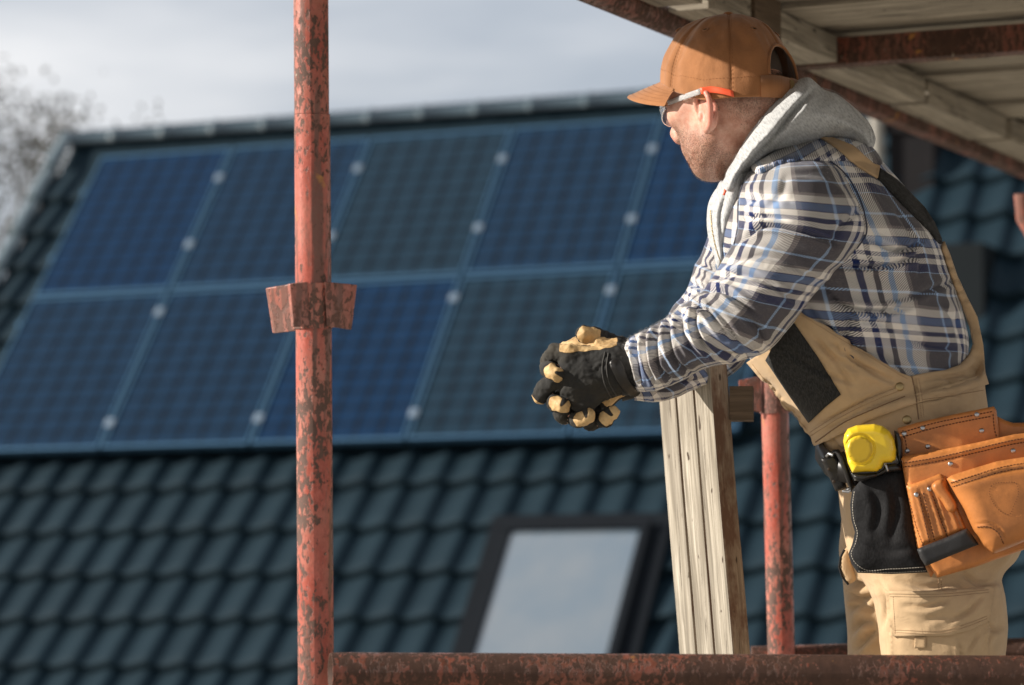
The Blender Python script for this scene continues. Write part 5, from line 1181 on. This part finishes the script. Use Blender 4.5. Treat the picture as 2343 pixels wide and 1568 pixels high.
# seams, stitches, buttons on the overalls
m_ = MB(); K = BIBB
for pl in ([(1836, 722), (1900, 762), (1990, 816), (2060, 858), (2078, 868)], [(1722, 834), (1790, 922), (1848, 985)]): seamline(m_, pl, K, .0005, .0022, .0012, .0003)
for o_ in (0, 6): seamline(m_, [(2096 + o_, 866), (2102 + o_, 900), (2108 + o_, 955)], K, .0005, .0022, .0012, .0003)
for o_ in (0, 9): seamline(m_, [(1853, 990 + o_), (1920, 948 + o_), (2000, 908 + o_), (2056, 886 + o_)], K, .0005, .0022, .0012, .0003)
seamline(m_, [(2110, 915), (2180, 905), (2250, 893)], K, .0005, .0022, .0012, .0003)
m_.build('stitching', THR, overalls)
m_ = MB(); seamline(m_, [(1866, 1012), (1930, 968), (2010, 932), (2070, 908)], K, .0010, off=.0004); seamline(m_, [(2086, 862), (2094, 900), (2102, 960)], K, .0009, off=.0004); m_.build('seam', THK, overalls)
for (x, y) in ((2058, 885), (2075, 961)):
    m_ = MB(); rivet(m_, x, y, K, .0068, .0026); m_.build('button', BRASS, overalls)
LEGV = bv_of([tr1])
fp = [(2026, 1352), (2150, 1353), (2268, 1343), (2272, 1350), (2262, 1420), (2220, 1440), (2170, 1454), (2042, 1455), (2030, 1400)]
flap = patch('cargo_pocket', [(2036, 1446), (2262, 1420), (2258, 1620), (2045, 1620)], LEGV, TAN, overalls, .001, .004, 7, False, [([(2190, 1455), (2195, 1480), (2200, 1520)], 3, .003), ([(2210, 1500), (2230, 1460), (2250, 1440)], 5, .003)], 0, (.002, 14))
pk = bv_of([flap, tr1])
fl2 = patch('pocket_flap', fp, pk, TAN, flap, .002, .0035, 6, False, [([(2070, 1384), (2120, 1388), (2170, 1372)], 5, .004), ([(2170, 1420), (2215, 1395), (2240, 1365)], 5, .004), ([(2110, 1420), (2180, 1405)], 6, .002)], 0, (.002, 18), edge=.0012)
pk2 = bv_of([fl2, flap, tr1]); patch('tab', [(2093, 1458), (2119, 1457), (2118, 1483), (2091, 1483)], pk2, TAN2, flap, .0015, .0015, 4)
m_ = MB()
for k_ in (6, 12): 
    seamline(m_, [(2032 + k_ * .4, 1353 + k_), (2150, 1354 + k_), (2262, 1344 + k_)], pk2, .0005, .0024, .0013, .0003)
    seamline(m_, [(2034 + k_ * .8, 1365), (2040 + k_ * .5, 1410), (2048, 1450)], pk2, .0005, .0024, .0013, .0003) if k_ == 12 else None
    seamline(m_, [(2046, 1450 - k_ + 4), (2168, 1449 - k_ + 4), (2215, 1435 - k_ + 4), (2258, 1418 - k_ + 4)], pk2, .0005, .0024, .0013, .0003)
for o_ in (0, 7): seamline(m_, [(2147 + o_, 1325), (2147 + o_, 1348)], pk2, .0005, .0024, .0013, .0003)
m_.build('stitching', THR, flap)
# glove cuffs
def cuff(st, par, name='cuff'):
    return loft(name, st, BLK, par, 60, 14, (), (.0012, 20), sq=2.1, uvr=.04, reg=False)
c1 = cuff([(1404, 792, 1424, 906, HN + .008, .033), (1420, 788, 1446, 902, HN + .010, .0355), (1437, 788, 1461, 892, HN + .012, .034)], gl)
cuff([(1404, 806, 1424, 918, HFD + .014, .033), (1425, 806, 1450, 912, HFD + .018, .035)], gr)
cb_ = bv_of([c1])
patch('wrist_tab', [(1398, 826), (1404, 822), (1418, 826), (1430, 850), (1446, 880), (1462, 898), (1452, 906), (1425, 890), (1408, 862)], bv_of([c1, gl]), BLEA, gl, .001, .0025, 3.5, True, noise=(.001, 60))
m_ = MB(); gb = bv_of([gl])
for pl in ([(1392, 808), (1388, 840), (1394, 876), (1410, 905)], [(1384, 806), (1378, 842), (1384, 880), (1398, 910)]): seamline(m_, pl, gb, .0012, off=.0003)
m_.build('seam', mat_plain('glove_seam', (.05, .048, .045), .9), gl)
# boots
for (x0, d_) in ((2145, 4.38), (2012, 4.62)):
    m_ = [(x0 - 125, 2556, x0 - 105, 2574, d_, .03), (x0 - 110, 2535, x0 - 85, 2578, d_, .045), (x0 - 60, 2515, x0 - 20, 2578, d_, .05), (x0 - 42, 2480, x0 + 55, 2560, d_, .052), (x0 - 45, 2440, x0 + 62, 2445, d_, .056), (x0 - 46, 2420, x0 + 62, 2422, d_, .05)]
    loft('boot', m_, LEAD, person, 40, 40, (), (.001, 10), sq=2.2, uvr=.05, reg=False)

# loose fibres that stand off the flannel and the jersey
def nap(o, n, length, mat, seed, name='nap'):
    r = np.random.default_rng(seed); me = o.data; V_ = np.empty(len(me.vertices) * 3); me.vertices.foreach_get('co', V_); V_ = V_.reshape(-1, 3); No = np.empty(len(me.vertices) * 3); me.vertices.foreach_get('normal', No); No = No.reshape(-1, 3)
    V_ = V_ + np.array(worldloc(o)); g_ = np.abs(No @ VIEW); w_ = np.clip(1 - g_ * 1.3, .04, 1) * (No @ np.array(S_DIR) > -.2); w_ /= w_.sum(); k = r.choice(len(V_), n, p=w_)
    b = V_[k] + r.normal(0, .0015, (n, 3)); d = No[k] + r.normal(0, .7, (n, 3)); d /= np.linalg.norm(d, axis=1)[:, None]; b = b - No[k] * .0006; L_ = length * r.uniform(.3, 1.3, (n, 1)); s = np.cross(d, VIEW); s /= np.linalg.norm(s, axis=1)[:, None] + 1e-9
    v = np.stack([b + s * .00007, b - s * .00007, b + VIEW * .0001, b + d * L_], 1).reshape(-1, 3); i0 = np.arange(n)[:, None] * 4
    return mk(name, v, np.concatenate([i0 + [0, 1, 3], i0 + [1, 2, 3], i0 + [2, 0, 3]]), mat, o, smooth=False)
NAPM = mat_plain('pale_fibre', (.55, .52, .48), .9)
nap(slv, 9000, .0032, NAPM, 11); nap(hood, 4000, .0028, NAPM, 12)
CREASE_GAIN = 1.2
# ------------------------------------------------------------------ belt, tape measure, tool pouches
BASEB = bv_of([tr1, bib])
belt = empty('tool_belt', tuple(PX(2200, 1150, 4.22)), 'orange leather tool pouch on a black belt round the man\'s hips', 'tool belt')
def ring(st): return st
m_ = MB()
bl = [(1870, 1020, 4.40), (1882, 1040, 4.33), (1900, 1062, 4.285), (1940, 1075, 4.262), (2000, 1072, 4.245), (2080, 1050, 4.225), (2180, 1028, 4.225), (2260, 1010, 4.28), (2285, 1000, 4.36), (2285, 1000, 4.46), (2200, 1010, 4.57), (2060, 1030, 4.60), (1930, 1030, 4.56), (1876, 1020, 4.47), (1870, 1020, 4.40)]
L = smooth_line(PX(*np.array(bl).T), 120); vs = []
cen = L.mean(0)
for p in L:
    o_ = p - cen; o_[2] = 0; o_ /= np.linalg.norm(o_); 
    for a, b in ((0, -.020), (.0035, -.020), (.0035, .020), (0, .020)): vs.append(p + o_ * a + np.array([0, 0, b]))
m_.add(vs, [[i * 4 + j, ((i + 1) % 120) * 4 + j, ((i + 1) % 120) * 4 + (j + 1) % 4, i * 4 + (j + 1) % 4] for i in range(119) for j in range(4)]); m_.build('strap', BLEA, belt)
# loose end of the belt and its buckle at the front
tl = inflate('strap_end', [(1878, 1051), (1908, 1036), (1922, 1050), (1938, 1118), (1912, 1125)], 4.275, .004, BLEA, belt, 5, 8, (), False, noise=(.0008, 40), reg=False)
tlb = bv_of([tl])
kp = MB(); tube([PX(1907, 1036, 4.262), PX(1916, 1034, 4.258), PX(1926, 1050, 4.252), PX(1946, 1108, 4.250), PX(1952, 1120, 4.256), PX(1938, 1122, 4.262)], .0045, 10, mb=kp); tube([PX(1926, 1036, 4.262), PX(1938, 1060, 4.256), PX(1958, 1108, 4.252), PX(1966, 1112, 4.256)], .0042, 10, mb=kp); kp.build('keeper', BLEA, belt)
kp = MB(); tube([PX(1892, 1044, 4.266), PX(1897, 1038, 4.260), PX(1907, 1042, 4.256)], .0028, 10, mb=kp); tube([PX(1928, 1124, 4.262), PX(1942, 1126, 4.256), PX(1950, 1122, 4.256)], .0022, 10, mb=kp); kp.build('buckle', STEEL, belt)
m_ = MB()
for (x, y) in ((1897, 1074), (1908, 1102)): rivet(m_, x, y, tlb, .0024, .0006)
m_.build('hole', HAIR, belt)
# black apron pocket
ap = [(1970, 1098), (2010, 1084), (2052, 1074), (2070, 1080), (2078, 1130), (2092, 1200), (2104, 1256), (2122, 1310), (2040, 1314), (1962, 1311), (1948, 1290), (1941, 1268), (1950, 1245), (1956, 1218), (1948, 1190), (1945, 1155), (1950, 1122)]
apn = inflate('apron_pocket', ap, lambda x, y: 4.218 + .0001 * (1960 - x), .014, BLK2, overalls, 6, 40, [([(1990, 1110), (2010, 1160), (2000, 1220)], 9, .004), ([(2040, 1100), (2050, 1160), (2040, 1240)], 9, .004), ([(1980, 1240), (2030, 1260), (2090, 1255)], 8, .003)], False, 1.0, (.003, 14), reg=False)
APB = bv_of([apn])
m_ = MB()
seamline(m_, [(1955, 1125), (1951, 1158), (1954, 1190), (1962, 1220), (1957, 1245), (1948, 1268), (1955, 1285), (1972, 1300), (2040, 1302), (2112, 1298)], APB, .0006, .0026, .0014, .0004)
seamline(m_, [(1964, 1307), (2040, 1310), (2118, 1306)], APB, .0006, .0026, .0014, .0004); m_.build('stitching', THW, apn)
# second apron flap showing behind, at the front of the thigh
inflate('pocket_edge', [(1930, 1262), (1940, 1250), (1950, 1290), (1956, 1330), (1942, 1336), (1928, 1318), (1922, 1298), (1923, 1278)], 4.40, .006, TAN, overalls, 5, 8, (), True, noise=(.001, 20), reg=False)
m_ = MB(); tube(PX(*np.array([(1932, 1258, 4.395), (1923, 1276, 4.395), (1920, 1298, 4.395), (1927, 1320, 4.395), (1941, 1338, 4.395)]).T), .0018, 8, mb=m_); m_.build('piping', BLK2, overalls)
# leather: back panel, middle pocket, front pouch, tool loops, hammer strap
def leather(name, pl, d0, th, w, par, cr=(), curved=False, mt=LEA, rot=.2, sp=5, pw=2.2, fn=None, nz=(.0012, 18)):
    return inflate(name, pl, d0, th, mt, par, sp, w, cr, curved, 1.0, nz, False, pw, rot, fn=fn)
g = lambda d, k=.00006: (lambda x, y: d + k * np.abs(x - 2200))
pouch = empty('pouch', (0, 0, 0), None, None); pouch.parent = belt; pouch.location = Vector(PX(2220, 1150, 4.2).tolist()) - worldloc(belt)
backp = leather('back_panel', [(2054, 980), (2100, 967), (2180, 949), (2274, 930), (2280, 940), (2287, 990), (2290, 1100), (2270, 1220), (2150, 1290), (2130, 1322), (2098, 1258), (2080, 1180), (2070, 1100), (2060, 1040)], g(4.214), .004, 8, pouch, nz=(.0015, 12))
side = leather('back_panel', [(2280, 952), (2300, 962), (2318, 968), (2400, 966), (2470, 975), (2480, 1240), (2290, 1260), (2270, 1100)], lambda x, y: 4.232 + 0 * x, .006, 12, pouch)
base = leather('bottom_gusset', [(2070, 1076), (2078, 1140), (2096, 1254), (2145, 1322), (2230, 1298), (2343, 1258), (2450, 1250), (2450, 1200), (2300, 1150), (2200, 1100)], g(4.196), .012, 16, pouch, mt=LEA)
mid = leather('middle_pocket', [(2062, 1050), (2066, 1044), (2140, 1032), (2230, 1014), (2320, 994), (2400, 985), (2470, 990), (2460, 1200), (2260, 1230), (2110, 1248), (2090, 1190), (2074, 1120)], g(4.184), .014, 14, pouch, [([(2064, 1062), (2140, 1050), (2240, 1028), (2343, 1004), (2440, 998)], 3, -.0022)], nz=(.002, 12))
MIDB = bv_of([mid])
loops = leather('tool_loops', [(2074, 1112), (2110, 1100), (2150, 1084), (2164, 1092), (2190, 1160), (2212, 1212), (2160, 1232), (2108, 1250), (2090, 1190), (2080, 1140)], g(4.168), .010, 10, pouch, [([(2103, 1122), (2116, 1170), (2135, 1242)], 3, .006), ([(2128, 1112), (2148, 1170), (2168, 1232)], 3, .006), ([(2172, 1150), (2190, 1185), (2200, 1215)], 3, .004)], nz=(.0012, 18))
l2 = leather('tool_loop', [(2133, 1108), (2142, 1100), (2156, 1098), (2166, 1115), (2188, 1166), (2182, 1174), (2172, 1172), (2156, 1150)], g(4.156), .010, 9, pouch, curved=True)
fp_ = leather('front_pouch', [(2166, 1096), (2176, 1088), (2220, 1074), (2280, 1056), (2343, 1046), (2430, 1044), (2500, 1052), (2500, 1220), (2420, 1252), (2343, 1240), (2300, 1258), (2272, 1268), (2250, 1250), (2226, 1210), (2205, 1165), (2182, 1125)], lambda x, y: 4.150 + 0 * x, .034, 46, pouch, [([(2170, 1106), (2240, 1086), (2300, 1070), (2360, 1062), (2440, 1060)], 4, -.003), ([(2228, 1202), (2260, 1198), (2290, 1215), (2302, 1245)], 2.5, .003)], nz=(.003, 8))
FPB = bv_of([fp_]); LPB = bv_of([loops, l2, mid]); BKB = bv_of([backp])
hs = leather('hammer_band', [(2098, 1257), (2112, 1250), (2160, 1232), (2213, 1209), (2224, 1224), (2240, 1246), (2180, 1270), (2118, 1296), (2106, 1278)], g(4.150, .00004), .009, 10, pouch, mt=BAND)
m_ = MB()
for pl in ([(2062, 990), (2140, 968), (2230, 950), (2270, 942)], [(2066, 1000), (2140, 979), (2230, 960), (2268, 953)], [(2066, 985), (2072, 1010), (2076, 1038)], [(2272, 948), (2276, 985), (2280, 1000)]): seamline(m_, pl, BKB, .0008, .0032, .0018, .0004)
m_.build('stitching', THD, backp)
m_ = MB()
for pl in ([(2068, 1060), (2140, 1048), (2230, 1028), (2340, 1004), (2420, 997)], [(2068, 1069), (2140, 1057), (2230, 1037), (2340, 1013), (2420, 1006)]): seamline(m_, pl, MIDB, .0008, .0032, .0018, .0004)
seamline(m_, [(2080, 1140), (2094, 1195), (2112, 1248)], bv_of([loops, base]), .0008, .0032, .0018, .0004); m_.build('stitching', THD, mid)
m_ = MB()
for pl in ([(2112, 1128), (2124, 1178), (2138, 1236)], [(2103, 1130), (2113, 1180), (2126, 1240)], [(2134, 1135), (2152, 1190), (2168, 1228)]): seamline(m_, pl, LPB, .0008, .0032, .0018, .0004)
m_.build('stitching', THD, loops)
m_ = MB()
for pl in ([(2176, 1105), (2230, 1088), (2290, 1070), (2350, 1060), (2430, 1056)], [(2180, 1114), (2230, 1098), (2290, 1080), (2350, 1070), (2430, 1066)], [(2236, 1206), (2262, 1206), (2284, 1220), (2296, 1244)]): seamline(m_, pl, FPB, .0008, .0032, .0018, .0004)
seamline(m_, [(2268, 1112), (2300, 1104), (2324, 1106), (2330, 1128), (2322, 1152), (2306, 1178), (2292, 1172), (2272, 1150), (2264, 1128)], FPB, .0005, .001, .0028, .0003, True)
m_.build('stitching', THD, fp_)
for (x, y, bv) in ((2069, 993, BKB), (2111, 980, BKB), (2235, 949, BKB), (2076, 1032, BKB), (2123, 1022, BKB), (2246, 986, BKB), (2175, 1062, MIDB), (2318, 1032, MIDB), (2097, 1132, LPB), (2127, 1119, LPB)):
    m_ = MB(); rivet(m_, x, y, bv, .0038, .0022); m_.build('rivet', STEEL, pouch)
# yellow tape measure clipped on the belt
tape = empty('tape_measure', tuple(PX(1985, 1030, 4.21)), 'scuffed yellow tape measure clipped on the black belt in front of the pouch', 'tape measure')
out_ = [(1929, 1010), (1932, 994), (1940, 981), (1960, 973), (2001, 970), (2020, 975), (2036, 987), (2046, 1005), (2051, 1030), (2050, 1052), (2040, 1059), (2024, 1060), (2018, 1072), (2006, 1080), (1985, 1080), (1950, 1082), (1940, 1060)]
def ring_fn(x, y):
    r = np.hypot((x - 1968) / .97, y - 1029); return -.0028 * np.exp(-((r - 34.5) / 2.2) ** 2) + .0008 * (r < 31)
case = inflate('case', out_, 4.196, .021, YEL, tape, 1.8, 24, (), False, 1.0, (.0004, 30), False, 2.6, fn=ring_fn)
inflate('disc', [(1968 + 30 * math.cos(a), 1029 + 31 * math.sin(a)) for a in np.linspace(0, 2 * np.pi, 33)[:-1]], 4.1755, .0025, YELD, tape, 4, 3, (), False, .5, (0, 1), False)
inflate('base', [(1945, 1078), (1952, 1084), (1985, 1083), (2008, 1082), (2020, 1074), (2026, 1062), (2050, 1060), (2062, 1066), (2064, 1078), (2030, 1082), (2006, 1090), (1975, 1102), (1955, 1100)], 4.20, .016, BPL, tape, 4, 8, (), False, 1.0, (.0005, 30), False)
inflate('belt_clip', [(2046, 985), (2056, 990), (2064, 1010), (2066, 1060), (2056, 1064), (2050, 1040)], 4.205, .008, BPL, tape, 4, 5, (), False, 1.0, (0, 30), False)
inflate('hook', [(2022, 1060), (2029, 1062), (2034, 1078), (2030, 1080)], 4.18, .003, STEEL, tape, 3, 3, (), False, 1.0, (0, 30), False)
